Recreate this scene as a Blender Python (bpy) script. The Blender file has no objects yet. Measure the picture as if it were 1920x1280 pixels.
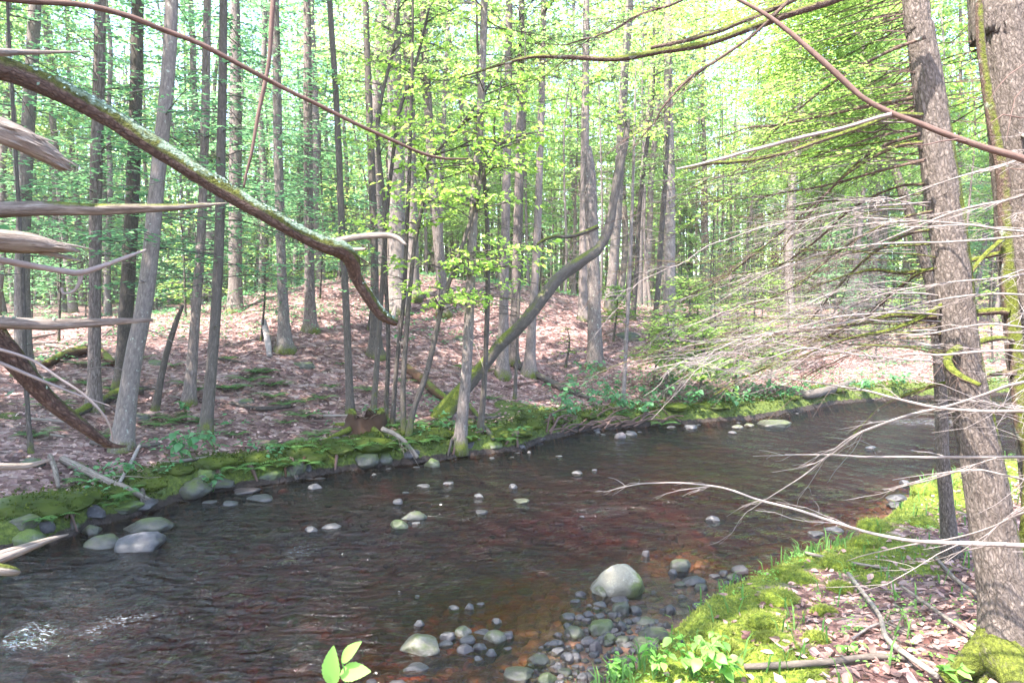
import bpy, math, random
import numpy as np
from math import radians, sin, cos, pi

SC = bpy.context.scene
COL = SC.collection

# ------------------------------------------------------------------ camera, world, sun, exposure
FPX = 1297.0                      # focal length in pixels of a 1920 px wide picture
CAM = np.array([0.0, 0.0, 2.5])
PITCH = radians(3.5)
cam_data = bpy.data.cameras.new("camera")
cam_data.sensor_width = 36.0
cam_data.lens = 36.0 * FPX / 1920.0
cam_data.clip_start = 0.05
cam_data.clip_end = 2000.0
cam = bpy.data.objects.new("camera", cam_data)
cam.location = CAM
cam.rotation_euler = (pi / 2 - PITCH, 0, 0)
COL.objects.link(cam)
SC.camera = cam

SUN_EL, SUN_AZ = radians(60), radians(-132)      # azimuth from +Y (away from the camera) towards +X
world = bpy.data.worlds.new("World")
SC.world = world
world.use_nodes = True
wn = world.node_tree
bg = wn.nodes["Background"]
sky = wn.nodes.new("ShaderNodeTexSky")
sky.sky_type = 'NISHITA'
sky.sun_disc = False
sky.sun_elevation = SUN_EL
sky.sun_rotation = SUN_AZ
sky.air_density = 1.0
sky.dust_density = 1.5
sky.ozone_density = 1.0
wn.links.new(sky.outputs[0], bg.inputs[0])
bg.inputs[1].default_value = 0.15

sun_data = bpy.data.lights.new("sun", 'SUN')
sun_data.energy = 3.4
sun_data.angle = radians(0.5)
sun_data.color = (1.0, 0.94, 0.86)
sun = bpy.data.objects.new("sun", sun_data)
sdir = np.array([sin(SUN_AZ) * cos(SUN_EL), cos(SUN_AZ) * cos(SUN_EL), sin(SUN_EL)])
from mathutils import Vector, Matrix
sun.rotation_euler = Vector(tuple(sdir)).to_track_quat('Z', 'Y').to_euler()
sun.location = (0, 0, 40)
COL.objects.link(sun)

vs = SC.view_settings
vs.view_transform = 'Standard'
vs.look = 'None'
vs.gamma = 1.0
vs.use_curve_mapping = False
vs.exposure = 3.25
SC.cycles.max_bounces = 10
SC.cycles.diffuse_bounces = 5
SC.cycles.glossy_bounces = 3
SC.cycles.transmission_bounces = 4
SC.cycles.transparent_max_bounces = 8
SC.cycles.caustics_reflective = False
SC.cycles.caustics_refractive = False
SC.cycles.sample_clamp_indirect = 6.0

# ------------------------------------------------------------------ numeric helpers
RNG = np.random.default_rng(7)


def _hash(ix, iy, iz):
    h = (ix.astype(np.int64) * 374761393 + iy.astype(np.int64) * 668265263 + iz.astype(np.int64) * 1274126177) & 0xFFFFFFFF
    h = ((h ^ (h >> 13)) * 1103515245) & 0xFFFFFFFF
    h = ((h ^ (h >> 16)) * 2246822519) & 0xFFFFFFFF
    return ((h ^ (h >> 15)) & 0xFFFFFF) / float(0xFFFFFF)


def vnoise(p):
    p = np.asarray(p, float)
    i = np.floor(p).astype(np.int64)
    f = p - i
    f = f * f * (3 - 2 * f)
    out = 0
    for dx in (0, 1):
        wx = f[:, 0] if dx else 1 - f[:, 0]
        for dy in (0, 1):
            wy = f[:, 1] if dy else 1 - f[:, 1]
            for dz in (0, 1):
                wz = f[:, 2] if dz else 1 - f[:, 2]
                out = out + wx * wy * wz * _hash(i[:, 0] + dx, i[:, 1] + dy, i[:, 2] + dz)
    return out * 2 - 1


def fbm(p, octaves=4):
    p = np.asarray(p, float)
    a, s, out = 1.0, 0.0, 0
    for k in range(octaves):
        out = out + a * vnoise(p + 17.3 * k)
        s += a
        a *= 0.5
        p = p * 2.03
    return out / s


def n2(x, y, scale, oct=3, off=0.0):
    x = np.asarray(x, float).ravel(); y = np.asarray(y, float).ravel()
    return fbm(np.stack([x * scale, y * scale, np.full_like(x, off)], 1), oct)


def unit(v):
    v = np.asarray(v, float)
    return v / np.maximum(np.linalg.norm(v, axis=-1, keepdims=True), 1e-9)


def sstep(a, b, x):
    t = np.clip((x - a) / (b - a), 0, 1)
    return t * t * (3 - 2 * t)


_f = np.array([0, cos(PITCH), -sin(PITCH)])
_u = np.array([0, sin(PITCH), cos(PITCH)])
_r = np.array([1.0, 0, 0])


def ray(px, py):
    return _f + (px - 960) / FPX * _r + (640 - py) / FPX * _u


def at(px, py, d):
    """the place at depth d (metres ahead of the photographer) that is seen at this point of the photograph"""
    return CAM + d * ray(px, py)


def at_z(px, py, z):
    r = ray(px, py)
    return CAM + (z - CAM[2]) / r[2] * r


def spline(pts, n):
    """Catmull-Rom through pts (k, m) at n even steps"""
    P = np.asarray(pts, float)
    if len(P) == 2:
        t = np.linspace(0, 1, n)[:, None]
        return P[0] * (1 - t) + P[1] * t
    Q = np.vstack([2 * P[0] - P[1], P, 2 * P[-1] - P[-2]])
    seg = np.linalg.norm(np.diff(P[:, :3] if P.shape[1] > 3 else P, axis=0), axis=1)
    s = np.concatenate([[0], np.cumsum(seg)])
    u = np.linspace(0, s[-1], n)
    k = np.clip(np.searchsorted(s, u, side='right') - 1, 0, len(P) - 2)
    t = ((u - s[k]) / np.maximum(seg[k], 1e-9))[:, None]
    a, b, c, d = Q[k], Q[k + 1], Q[k + 2], Q[k + 3]
    return 0.5 * (2 * b + (c - a) * t + (2 * a - 5 * b + 4 * c - d) * t ** 2 + (3 * b - a - 3 * c + d) * t ** 3)


# ------------------------------------------------------------------ mesh builder
class MB:
    def __init__(self):
        self.V, self.F, self.R, self.M, self.G, self.n = [], [], [], [], [], 0

    def add(self, v, f, rnd=0.5, moss=0.0, mi=0, grain=None):
        v = np.asarray(v, float); f = np.asarray(f, np.int64)
        if len(v) == 0:
            return
        self.V.append(v)
        self.F.append((f + self.n, mi))
        self.R.append(np.broadcast_to(np.asarray(rnd, float), (len(v),)))
        self.M.append(np.broadcast_to(np.asarray(moss, float), (len(v),)))
        self.G.append(v if grain is None else grain)
        self.n += len(v)

    def verts(self):
        return np.concatenate(self.V)

    def mesh(self, name, mats, smooth=True, origin=None):
        me = bpy.data.meshes.new(name)
        V = np.concatenate(self.V).astype(np.float32)
        if origin is not None:
            V = V - np.asarray(origin, np.float32)
        me.vertices.add(len(V))
        me.vertices.foreach_set("co", V.ravel())
        loops = np.concatenate([f.ravel() for f, _ in self.F]).astype(np.int32)
        tot = np.concatenate([np.full(len(f), f.shape[1], np.int32) for f, _ in self.F])
        mid = np.concatenate([np.full(len(f), mi, np.int32) for f, mi in self.F])
        me.loops.add(len(loops))
        me.loops.foreach_set("vertex_index", loops)
        me.polygons.add(len(tot))
        st = np.concatenate([[0], np.cumsum(tot)[:-1]]).astype(np.int32)
        me.polygons.foreach_set("loop_start", st)
        for m in (mats if isinstance(mats, (list, tuple)) else [mats]):
            me.materials.append(m)
        me.polygons.foreach_set("material_index", mid)
        me.polygons.foreach_set("use_smooth", np.full(len(tot), bool(smooth)))
        me.update(calc_edges=True)
        for nm, arr in (("rnd", self.R), ("moss", self.M)):
            a = me.attributes.new(nm, 'FLOAT', 'POINT')
            a.data.foreach_set("value", np.concatenate(arr).astype(np.float32))
        if self.use_grain:
            a = me.attributes.new("grain", 'FLOAT_VECTOR', 'POINT')
            a.data.foreach_set("vector", np.concatenate(self.G).astype(np.float32).ravel())
        return me

    use_grain = False

    def build(self, name, mats, parent=None, smooth=True, origin=None):
        """links the shape as ONE object; vertices are world places, kept relative to the parent's place"""
        if parent is not None and origin is None:
            origin = np.array(root_loc(parent))
        o = bpy.data.objects.new(name, self.mesh(name, mats, smooth, origin))
        COL.objects.link(o)
        if parent is not None:
            o.parent = parent
        elif origin is not None:
            o.location = origin
        return o


def root_loc(o):
    v = Vector((0, 0, 0))
    while o is not None:
        v = v + o.location
        o = o.parent
    return tuple(v)


def tag(o, label=None, cat=None, group=None, kind=None):
    for k, v in (("label", label), ("category", cat), ("group", group), ("kind", kind)):
        if v:
            o[k] = v
    return o


def thing(name, label, cat, loc, group=None):
    o = bpy.data.objects.new(name, None)
    o.empty_display_size = 0.2
    o.location = tuple(loc)
    COL.objects.link(o)
    return tag(o, label, cat, group)


def tube(mb, pts, radii, sides=6, rnd=0.5, moss=0.0, mi=0, cap=True, disp=None, mossfn=None):
    P = np.asarray(pts, float); n = len(P)
    R = np.broadcast_to(np.asarray(radii, float), (n,))
    T = unit(np.gradient(P, axis=0))
    m = unit(P[-1] - P[0])
    ref = np.array([1.0, 0.15, 0]) if abs(m[2]) > 0.75 else np.array([0, 0, 1.0])
    A = unit(np.cross(T, ref)); B = np.cross(T, A)
    th = np.linspace(0, 2 * pi, sides, endpoint=False)
    D = A[:, None, :] * np.cos(th)[None, :, None] + B[:, None, :] * np.sin(th)[None, :, None]
    rr = R[:, None] * np.ones(sides)[None, :]
    if disp is not None:
        rr = rr * (1 + disp(P, D, th))
    V = P[:, None, :] + D * rr[:, :, None]
    Dz = D.reshape(-1, 3)
    V = V.reshape(-1, 3)
    i = np.arange(n - 1)[:, None] * sides; j = np.arange(sides)[None, :]; j2 = (j + 1) % sides
    F = np.stack([i + j, i + j2, i + sides + j2, i + sides + j], -1).reshape(-1, 4)
    if mossfn is not None:
        moss = mossfn(V, Dz)
    ln = np.concatenate([[0], np.cumsum(np.linalg.norm(np.diff(P, axis=0), axis=1))]) + P[0, 0] * 3.7 + P[0, 2] * 1.9
    gr = np.stack([(np.cos(th)[None] * R[:, None]).ravel(), (np.sin(th)[None] * R[:, None]).ravel(), np.repeat(ln, sides)], 1)
    mb.use_grain = True
    mb.add(V, F[:, ::-1], rnd, moss, mi, gr)
    if cap:
        base = mb.n - len(V)
        for start, flip in ((0, False), ((n - 1) * sides, True)):
            c = P[0] if start == 0 else P[-1]
            mb.add(c[None], np.zeros((0, 3), int), rnd if np.isscalar(rnd) else 0.5, 0.0, mi)
            ci = mb.n - 1
            f = np.stack([np.full(sides, ci), base + start + np.arange(sides), base + start + (np.arange(sides) + 1) % sides], 1)
            if flip:
                f = f[:, ::-1]
            mb.F[-1] = (f, mi)


def diamonds(mb, base, d, nrm, L, W, rnd, mi=0, wide=0.5):
    base = np.asarray(base, float); d = unit(d); s = unit(np.cross(d, nrm))
    L = np.broadcast_to(L, (len(base),))[:, None]; W = np.broadcast_to(W, (len(base),))[:, None]
    V = np.stack([base, base + d * L * wide + s * W / 2, base + d * L, base + d * L * wide - s * W / 2], 1).reshape(-1, 3)
    F = np.arange(len(base) * 4).reshape(-1, 4)
    mb.add(V, F, np.repeat(np.broadcast_to(rnd, (len(base),)), 4), 0, mi)


def leaves6(mb, base, d, nrm, L, W, rnd, mi=0, fold=0.25, droop=0.15, moss=0.0):
    """pointed leaves of two folded halves"""
    base = np.asarray(base, float); N = len(base)
    d = unit(d); s = unit(np.cross(d, nrm)); u = np.cross(s, d)
    L = np.broadcast_to(L, (N,))[:, None]; W = np.broadcast_to(W, (N,))[:, None]
    up = u * W * fold; dr = -u * L * droop
    V = np.stack([base,
                  base + d * L * .28 + s * W * .42 + up * .8,
                  base + d * L * .62 + s * W * .38 + up * .7 + dr * .35,
                  base + d * L + dr,
                  base + d * L * .62 - s * W * .38 + up * .7 + dr * .35,
                  base + d * L * .28 - s * W * .42 + up * .8,
                  base + d * L * .5 + dr * .2], 1).reshape(-1, 3)
    b = (np.arange(N) * 7)[:, None]
    F = np.concatenate([b + np.array([[0, 1, 2, 6]]), b + np.array([[6, 2, 3, 4]]), b + np.array([[0, 6, 4, 5]])], 0)
    mb.add(V, F, np.repeat(np.broadcast_to(rnd, (N,)), 7), np.repeat(np.broadcast_to(moss, (N,)), 7), mi)


# ------------------------------------------------------------------ materials
class NT:
    def __init__(self, name):
        self.m = bpy.data.materials.new(name)
        self.m.use_nodes = True
        self.t = self.m.node_tree
        self.t.nodes.clear()
        self.out = self.t.nodes.new("ShaderNodeOutputMaterial")

    def n(self, typ, ins=None, **props):
        nd = self.t.nodes.new("ShaderNode" + typ)
        for k, v in props.items():
            setattr(nd, k, v)
        for k, v in (ins or {}).items():
            if isinstance(v, bpy.types.NodeSocket):
                self.t.links.new(v, nd.inputs[k])
            else:
                nd.inputs[k].default_value = v
        return nd

    def ramp(self, fac, stops, interp='LINEAR'):
        nd = self.t.nodes.new("ShaderNodeValToRGB")
        cr = nd.color_ramp
        cr.interpolation = interp
        while len(cr.elements) < len(stops):
            cr.elements.new(0.5)
        for e, (p, c) in zip(cr.elements, stops):
            e.position = p
            e.color = (*c, 1) if len(c) == 3 else c
        self.t.links.new(fac, nd.inputs[0])
        return nd.outputs[0]

    def math(self, op, a, b=0.0, clamp=False):
        nd = self.n("Math", {0: a, 1: b}, operation=op)
        nd.use_clamp = clamp
        return nd.outputs[0]

    def mix(self, fac, a, b):
        nd = self.t.nodes.new("ShaderNodeMix")
        nd.data_type = 'RGBA'
        for k, v in ((0, fac), (6, a), (7, b)):
            if isinstance(v, bpy.types.NodeSocket):
                self.t.links.new(v, nd.inputs[k])
            else:
                nd.inputs[k].default_value = v if k == 0 else (*v, 1)
        return nd.outputs[2]

    def attr(self, name):
        return self.n("Attribute", attribute_name=name).outputs["Fac"]

    def coord(self, scale=(1, 1, 1), kind="Object"):
        tc = self.n("TexCoord").outputs[kind]
        return self.n("Mapping", {"Vector": tc, "Scale": scale}).outputs[0]

    def noise(self, vec, scale, detail=4, rough=0.6, dist=0.0):
        return self.n("TexNoise", {"Vector": vec, "Scale": scale, "Detail": detail, "Roughness": rough, "Distortion": dist}).outputs[0]

    def done(self, shader):
        self.t.links.new(shader, self.out.inputs[0])
        return self.m


def moss_factor(k, co, scale=30, gain=5.0):
    nz = k.noise(co, scale, 5, .65)
    return k.math('MULTIPLY', k.math('SUBTRACT', k.math('ADD', k.math('MULTIPLY', k.attr("moss"), 1.35), nz), 1.0), gain, True)


def bark_mat(name, dark, mid, light, moss=(0.085, 0.098, 0.014), stretch=0.2, scale=1.0, spots=0.0, bump=0.5, cells=.6, lich=False):
    """bark drawn along the grain: the "grain" attribute holds place round the stem and length along it"""
    k = NT(name)
    at0 = k.n("Attribute", attribute_name="grain").outputs["Vector"]
    mp = lambda s, st: k.n("Mapping", {"Vector": at0, "Scale": (s, s, s * st)}).outputs[0]
    co1 = mp(1, 1)
    wob = k.n("TexNoise", {"Vector": mp(9 * scale, .6), "Scale": 1.0, "Detail": 2}).outputs["Color"]
    wv = k.n("VectorMath", {0: mp(30 * scale, stretch), 1: k.n("VectorMath", {0: wob, "Scale": 2.4}, operation='SCALE').outputs[0]}, operation='ADD').outputs[0]
    a = k.noise(mp(34 * scale, stretch), 1.0, 7, .7, .4)
    v = k.n("TexVoronoi", {"Vector": wv, "Scale": 1.0}, feature='DISTANCE_TO_EDGE').outputs[0]
    h = k.math('ADD', k.math('MULTIPLY', a, 1.0 - .35 * cells), k.math('MULTIPLY', k.math('MINIMUM', v, .3), cells))
    c = k.ramp(h, [(.30, dark), (.52, mid), (.76, light)])
    big = k.noise(co1, 1.7, 4, .6)
    c = k.mix(k.math('MULTIPLY', k.math('SUBTRACT', big, .35), 1.3, True), c, k.ramp(a, [(.3, dark), (.75, mid)]))
    c = k.mix(k.math('MULTIPLY', k.attr("rnd"), .4), c, light)
    if spots:
        sp = k.math('MULTIPLY', k.math('SUBTRACT', k.noise(co1, 16, 4, .6), 1 - spots), 9, True)
        c = k.mix(k.math('MULTIPLY', sp, .7), c, (.33, .38, .31))
    nz = k.math('ADD', k.math('MULTIPLY', k.noise(co1, 7, 4, .65), .6), k.math('MULTIPLY', k.noise(co1, 42, 4, .7), .5))
    mf = k.math('MULTIPLY', k.math('SUBTRACT', k.math('ADD', k.math('MULTIPLY', k.attr("moss"), .95), nz), .98), 4.5, True)
    mc = k.ramp(k.noise(co1, 60, 3), [(.3, tuple(x * .4 for x in moss)), (.7, tuple(x * 1.5 for x in moss))])
    c = k.mix(mf, c, mc)
    if lich:
        l1 = k.math('ADD', k.math('MULTIPLY', k.noise(co1, 24, 5, .7, .6), .75), k.math('MULTIPLY', k.noise(co1, 6, 3), .45))
        lf = k.math('MULTIPLY', k.math('SUBTRACT', k.math('ADD', l1, k.math('MULTIPLY', k.attr("moss"), .42)), .99), 7, True)
        c = k.mix(lf, c, k.ramp(k.noise(co1, 90, 3), [(.3, (.07, .10, .06)), (.7, (.20, .26, .195))]))
    b = k.n("Bump", {"Height": k.math('ADD', h, k.math('MULTIPLY', k.noise(co1, 150, 2), k.math('MULTIPLY', mf, .7))), "Strength": bump, "Distance": .02})
    p = k.n("BsdfPrincipled", {"Base Color": c, "Roughness": .88, "Normal": b.outputs[0]})
    p.inputs["Specular IOR Level"].default_value = .2
    return k.done(p.outputs[0])


def leaf_mat(name, lo, hi, tr=0.45, tcol=None, gloss=.3):
    k = NT(name)
    r = k.attr("rnd")
    c = k.ramp(r, [(0, lo), (1, hi)])
    tl = tcol or (tuple(min(1, x * 1.5) for x in lo), tuple(min(1, x * 1.5) for x in hi))
    t = k.ramp(r, [(0, tl[0]), (1, tl[1])])
    p = k.n("BsdfPrincipled", {"Base Color": c, "Roughness": .5})
    p.inputs["Specular IOR Level"].default_value = gloss
    q = k.n("BsdfTranslucent", {"Color": t})
    return k.done(k.n("MixShader", {0: tr, 1: p.outputs[0], 2: q.outputs[0]}).outputs[0])


M = {}
M['hemlock_bark'] = bark_mat("hemlock_bark", (.036, .026, .023), (.13, .10, .088), (.27, .22, .20), spots=.34)
M['grey_bark'] = bark_mat("grey_bark", (.045, .035, .031), (.128, .103, .092), (.25, .21, .19), stretch=.3, spots=.38, cells=.35)
M['dark_bark'] = bark_mat("dark_bark", (.022, .018, .016), (.062, .05, .042), (.14, .115, .098), stretch=.3, spots=.32)
M['near_bark'] = bark_mat("near_bark", (.024, .018, .014), (.105, .082, .07), (.245, .205, .182), scale=2.1, stretch=.38, bump=1.0, cells=.55)
M['limb_bark'] = bark_mat("limb_bark", (.026, .015, .012), (.08, .05, .038), (.19, .135, .11), scale=3.0, stretch=.5, spots=.40, bump=.8)
M['lichen_bark'] = bark_mat("lichened_bark", (.022, .012, .01), (.07, .042, .032), (.16, .11, .09), (.055, .06, .010), scale=3.0, stretch=.5, bump=.9, cells=.7, lich=True)
M['twig'] = bark_mat("dead_twig", (.09, .072, .066), (.18, .148, .137), (.30, .26, .246), scale=2, bump=.2, cells=.1)
M['brown_twig'] = bark_mat("brown_twig", (.035, .02, .016), (.085, .05, .04), (.16, .105, .088), scale=2, bump=.2, cells=.2)
M['dead_wood'] = bark_mat("dead_wood", (.04, .027, .02), (.17, .135, .113), (.38, .33, .285), scale=3.2, stretch=.10, bump=.9, cells=.1)
M['rotten'] = bark_mat("rotten_wood", (.012, .008, .006), (.05, .026, .016), (.13, .065, .035), scale=1.2)

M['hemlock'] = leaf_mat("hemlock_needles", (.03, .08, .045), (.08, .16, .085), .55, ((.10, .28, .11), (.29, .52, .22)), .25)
M['hemlock_lit'] = leaf_mat("lit_hemlock_needles", (.06, .12, .02), (.15, .22, .045), .55, ((.26, .44, .07), (.48, .64, .18)), .25)  # lit copy of the hemlock needles, brightness put into the colour
M['maple'] = leaf_mat("maple_leaves", (.06, .14, .018), (.12, .21, .035), .62, ((.38, .60, .08), (.64, .80, .22)), .2)
M['beech'] = leaf_mat("beech_leaves", (.05, .12, .025), (.12, .2, .05), .62, ((.30, .50, .13), (.58, .74, .30)), .2)
M['herb'] = leaf_mat("herb_leaves", (.04, .13, .05), (.11, .24, .09), .45, ((.07, .24, .09), (.16, .38, .15)), .4)
M['fern'] = leaf_mat("fern_leaflets", (.05, .13, .03), (.12, .22, .06), .45, None, .25)
M['grass'] = leaf_mat("grass_blades", (.05, .13, .025), (.14, .25, .06), .45, None, .3)
M['fresh'] = leaf_mat("fresh_leaves", (.10, .26, .05), (.20, .36, .09), .5, ((.25, .55, .08), (.4, .65, .14)), .4)
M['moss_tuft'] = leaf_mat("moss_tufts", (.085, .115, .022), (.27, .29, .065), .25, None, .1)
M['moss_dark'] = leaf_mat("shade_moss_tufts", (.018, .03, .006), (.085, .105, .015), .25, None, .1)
M['litter'] = leaf_mat("dry_leaves", (.10, .042, .034), (.39, .26, .225), .12, None, .3)
M['lichen'] = leaf_mat("lichen_flakes", (.10, .15, .11), (.30, .36, .29), .1, None, .1)


def floor_mat(name, near):
    k = NT(name)
    co = k.coord((1, 1, 1))
    w = k.n("TexNoise", {"Vector": co, "Scale": 9.0, "Detail": 2}).outputs["Color"]
    wv = k.n("VectorMath", {0: co, 1: k.n("VectorMath", {0: w, "Scale": .10}, operation='SCALE').outputs[0]}, operation='ADD').outputs[0]
    v = k.n("TexVoronoi", {"Vector": wv, "Scale": 15.0 if near else 11.0, "Randomness": 1.0})
    cell = k.n("SeparateColor", {0: v.outputs["Color"]}).outputs[0]
    lit = k.ramp(cell, [(0, (.055, .026, .023)), (.4, (.13, .068, .061)), (.75, (.215, .13, .117)), (1, (.34, .24, .215))])
    soil = k.ramp(k.noise(co, 5, 5), [(.3, (.02, .011, .010)), (.7, (.075, .042, .037))])
    c = k.mix(k.math('MULTIPLY', k.math('SUBTRACT', k.noise(co, 2.3, 5, .65), .40), 3.2, True), lit, soil)
    c = k.mix(k.math('MULTIPLY', k.math('SUBTRACT', k.noise(co, .7, 3), .3), 1.2, True), c, lit)
    zz = k.n("SeparateXYZ", {0: k.n("NewGeometry").outputs["Position"]}).outputs[2]
    wet = k.math('MULTIPLY', k.math('SUBTRACT', k.math('ADD', .11, k.math('MULTIPLY', k.noise(co, 5, 3), .12)), zz), 12, True)
    c = k.mix(k.math('MULTIPLY', wet, .92), c, (.016, .012, .009))      # soaked soil at the water line, blackened further for the undercut's shade
    mf = moss_factor(k, co, 6, 5)
    g_ = 1.7 if near else 1.0
    mc = k.ramp(k.noise(co, 26, 4), [(.25, (.016 * g_, .025 * g_, .005)), (.5, (.05 * g_, .068 * g_, .01)), (.8, (.12 * g_, .14 * g_, .022))])
    c = k.mix(mf, c, mc)
    hgt = k.math('ADD', k.math('MULTIPLY', v.outputs["Distance"], 1.2), k.noise(co, 40, 3))
    b = k.n("Bump", {"Height": hgt, "Strength": .7, "Distance": .04})
    p = k.n("BsdfPrincipled", {"Base Color": c, "Roughness": .85, "Normal": b.outputs[0]})
    p.inputs["Specular IOR Level"].default_value = .25
    return k.done(p.outputs[0])


M['floor_far'] = floor_mat("leaf_litter_hillside", False)
M['floor_near'] = floor_mat("leaf_litter_bank", True)


def bed_mat(name, gain=1.0):
    k = NT(name)
    co = k.coord((1, 1, 1))
    v = k.n("TexVoronoi", {"Vector": co, "Scale": 8.0})
    cell = k.n("SeparateColor", {0: v.outputs["Color"]}).outputs[1]
    c = k.ramp(cell, [(0, (.02, .012, .009)), (.5, (.05, .024, .015)), (.85, (.11, .046, .024)), (1, (.20, .10, .06))])
    c2 = k.ramp(k.noise(co, 1.1, 5), [(.38, (.025, .016, .011)), (.68, (.22, .085, .032))])
    c = k.mix(.5, c, c2)
    c = k.mix(k.math('MULTIPLY', k.attr("rnd"), .5), c, (.09, .06, .05))
    b = k.n("Bump", {"Height": k.math('ADD', v.outputs["Distance"], k.noise(co, 30, 3)), "Strength": .5, "Distance": .04})
    p = k.n("BsdfPrincipled", {"Base Color": c, "Roughness": .6, "Normal": b.outputs[0]})
    return k.done(p.outputs[0])


M['bed'] = bed_mat("stream_bed")


def rock_mat(name, dark, light, moss, mosscol=(.075, .09, .016)):
    """stone that is wet and dark near the water line and carries moss in patches"""
    k = NT(name)
    co = k.coord((1, 1, 1))
    geo = k.n("NewGeometry")
    z = k.n("SeparateXYZ", {0: geo.outputs["Position"]}).outputs[2]
    oi = k.n("ObjectInfo").outputs["Random"]
    cov = k.n("VectorMath", {0: co, 1: k.n("CombineXYZ", {0: k.math('MULTIPLY', oi, 40), 1: oi, 2: oi}).outputs[0]}, operation='ADD').outputs[0]
    n1 = k.noise(cov, 2.2, 5, .65)
    c = k.ramp(n1, [(.3, dark), (.72, light)])
    sp = k.noise(cov, 22, 3, .7)
    c = k.mix(k.math('MULTIPLY', k.math('SUBTRACT', sp, .50), 4, True), c, tuple(x * .38 for x in light))
    c = k.mix(k.math('MULTIPLY', k.math('SUBTRACT', k.noise(cov, 1.3, 6, .75, .8), .50), 4, True), c, tuple(x * .7 for x in dark))
    c = k.mix(k.math('MULTIPLY', k.math('SUBTRACT', k.noise(cov, 3.5, 3), .58), 6, True), c, tuple(min(.8, x * 1.5) for x in light))
    c = k.mix(k.math('MULTIPLY', oi, .45), c, tuple(x * f for x, f in zip(dark, (.8, .78, .85))))
    if moss > 0:
        mz = k.math('MULTIPLY', k.math('ADD', k.math('SUBTRACT', k.noise(cov, 1.6, 5, .7), 1 - moss), k.math('MULTIPLY', k.attr("moss"), .12)), 5, True)
        mc = k.ramp(k.noise(cov, 18, 4), [(.25, tuple(x * .4 for x in mosscol)), (.75, tuple(x * 1.4 for x in mosscol))])
        c = k.mix(mz, c, mc)
    wet = k.math('SUBTRACT', 1.0, k.math('MULTIPLY', k.math('SUBTRACT', k.math('SUBTRACT', z, .02), k.math('MULTIPLY', n1, .07)), 16, True), True)
    c = k.mix(k.math('MULTIPLY', wet, .62), c, (.018, .015, .014))
    ro = k.math('SUBTRACT', .8, k.math('MULTIPLY', wet, .38))
    b = k.n("Bump", {"Height": k.math('ADD', n1, k.math('MULTIPLY', sp, .3)), "Strength": .35, "Distance": .05})
    p = k.n("BsdfPrincipled", {"Base Color": c, "Roughness": ro, "Normal": b.outputs[0]})
    return k.done(p.outputs[0])


M['rock_pale'] = rock_mat("pale_boulder", (.13, .115, .085), (.33, .30, .235), .5, (.10, .125, .02))
M['rock_grey'] = rock_mat("grey_stone", (.03, .028, .034), (.09, .084, .093), .0)
M['rock_pink'] = rock_mat("rosy_stone", (.05, .039, .042), (.13, .10, .105), .0)
M['rock_moss'] = rock_mat("mossy_stone", (.03, .029, .025), (.09, .085, .07), .52, (.055, .072, .014))
M['rock_dark'] = rock_mat("wet_dark_stone", (.022, .02, .023), (.07, .063, .07), .0)
M['rock_green'] = rock_mat("bright_mossy_stone", (.04, .038, .033), (.11, .11, .09), .62, (.065, .095, .014))


def water_mat():
    k = NT("stream_water")
    co = k.coord((1, 1, 1))
    dep = k.attr("moss")                      # metres of water under the surface
    chop = k.attr("rnd")
    # flow runs along (-.82,-.57): ripples are drawn in a turned frame, longer across the flow
    rot = k.n("Mapping", {"Vector": k.n("TexCoord").outputs["Object"], "Rotation": (0, 0, radians(-12)), "Scale": (1, 2.5, 1)}).outputs[0]
    a = k.noise(rot, 3.2, 2, .5, .5)
    b_ = k.noise(rot, 6.0, 4, .6, .7)
    c_ = k.noise(rot, 24.0, 2, .5, .3)
    h = k.math('ADD', k.math('MULTIPLY', a, .6), k.math('ADD', k.math('MULTIPLY', b_, .30), k.math('MULTIPLY', c_, k.math('MULTIPLY', chop, .07))))
    st = k.math('ADD', .10, k.math('MULTIPLY', chop, 1.0))
    bump = k.n("Bump", {"Height": h, "Strength": st, "Distance": .33}).outputs[0]
    # absorption of tea-coloured water over its depth (seen along a slanted path)
    ex = k.math('MULTIPLY', dep, -2.5)
    tr = [k.math('EXPONENT', k.math('MULTIPLY', ex, kk)) for kk in (1.1, 2.1, 3.3)]
    col = k.n("CombineColor", {0: tr[0], 1: tr[1], 2: tr[2]}).outputs[0]
    t = k.n("BsdfTransparent", {"Color": col})
    g = k.n("BsdfGlossy", {"Color": (1, 1, 1, 1), "Roughness": .06, "Normal": bump})
    fr = k.n("Fresnel", {"IOR": 1.30, "Normal": bump}).outputs[0]
    s = k.n("MixShader", {0: fr, 1: t.outputs[0], 2: g.outputs[0]}).outputs[0]
    foam_glints = k.n("BsdfDiffuse", {"Color": (.75, .75, .8, 1)})
    fz = k.math('MULTIPLY', k.math('SUBTRACT', k.math('ADD', k.attr("foam_glints"), k.math('MULTIPLY', k.noise(rot, 22, 5, .75, 1.0), 1.0)), 1.0), 3, True)
    s = k.n("MixShader", {0: k.math('MULTIPLY', fz, .75), 1: s, 2: foam_glints.outputs[0]}).outputs[0]
    return k.done(s)


M['water'] = water_mat()
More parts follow.
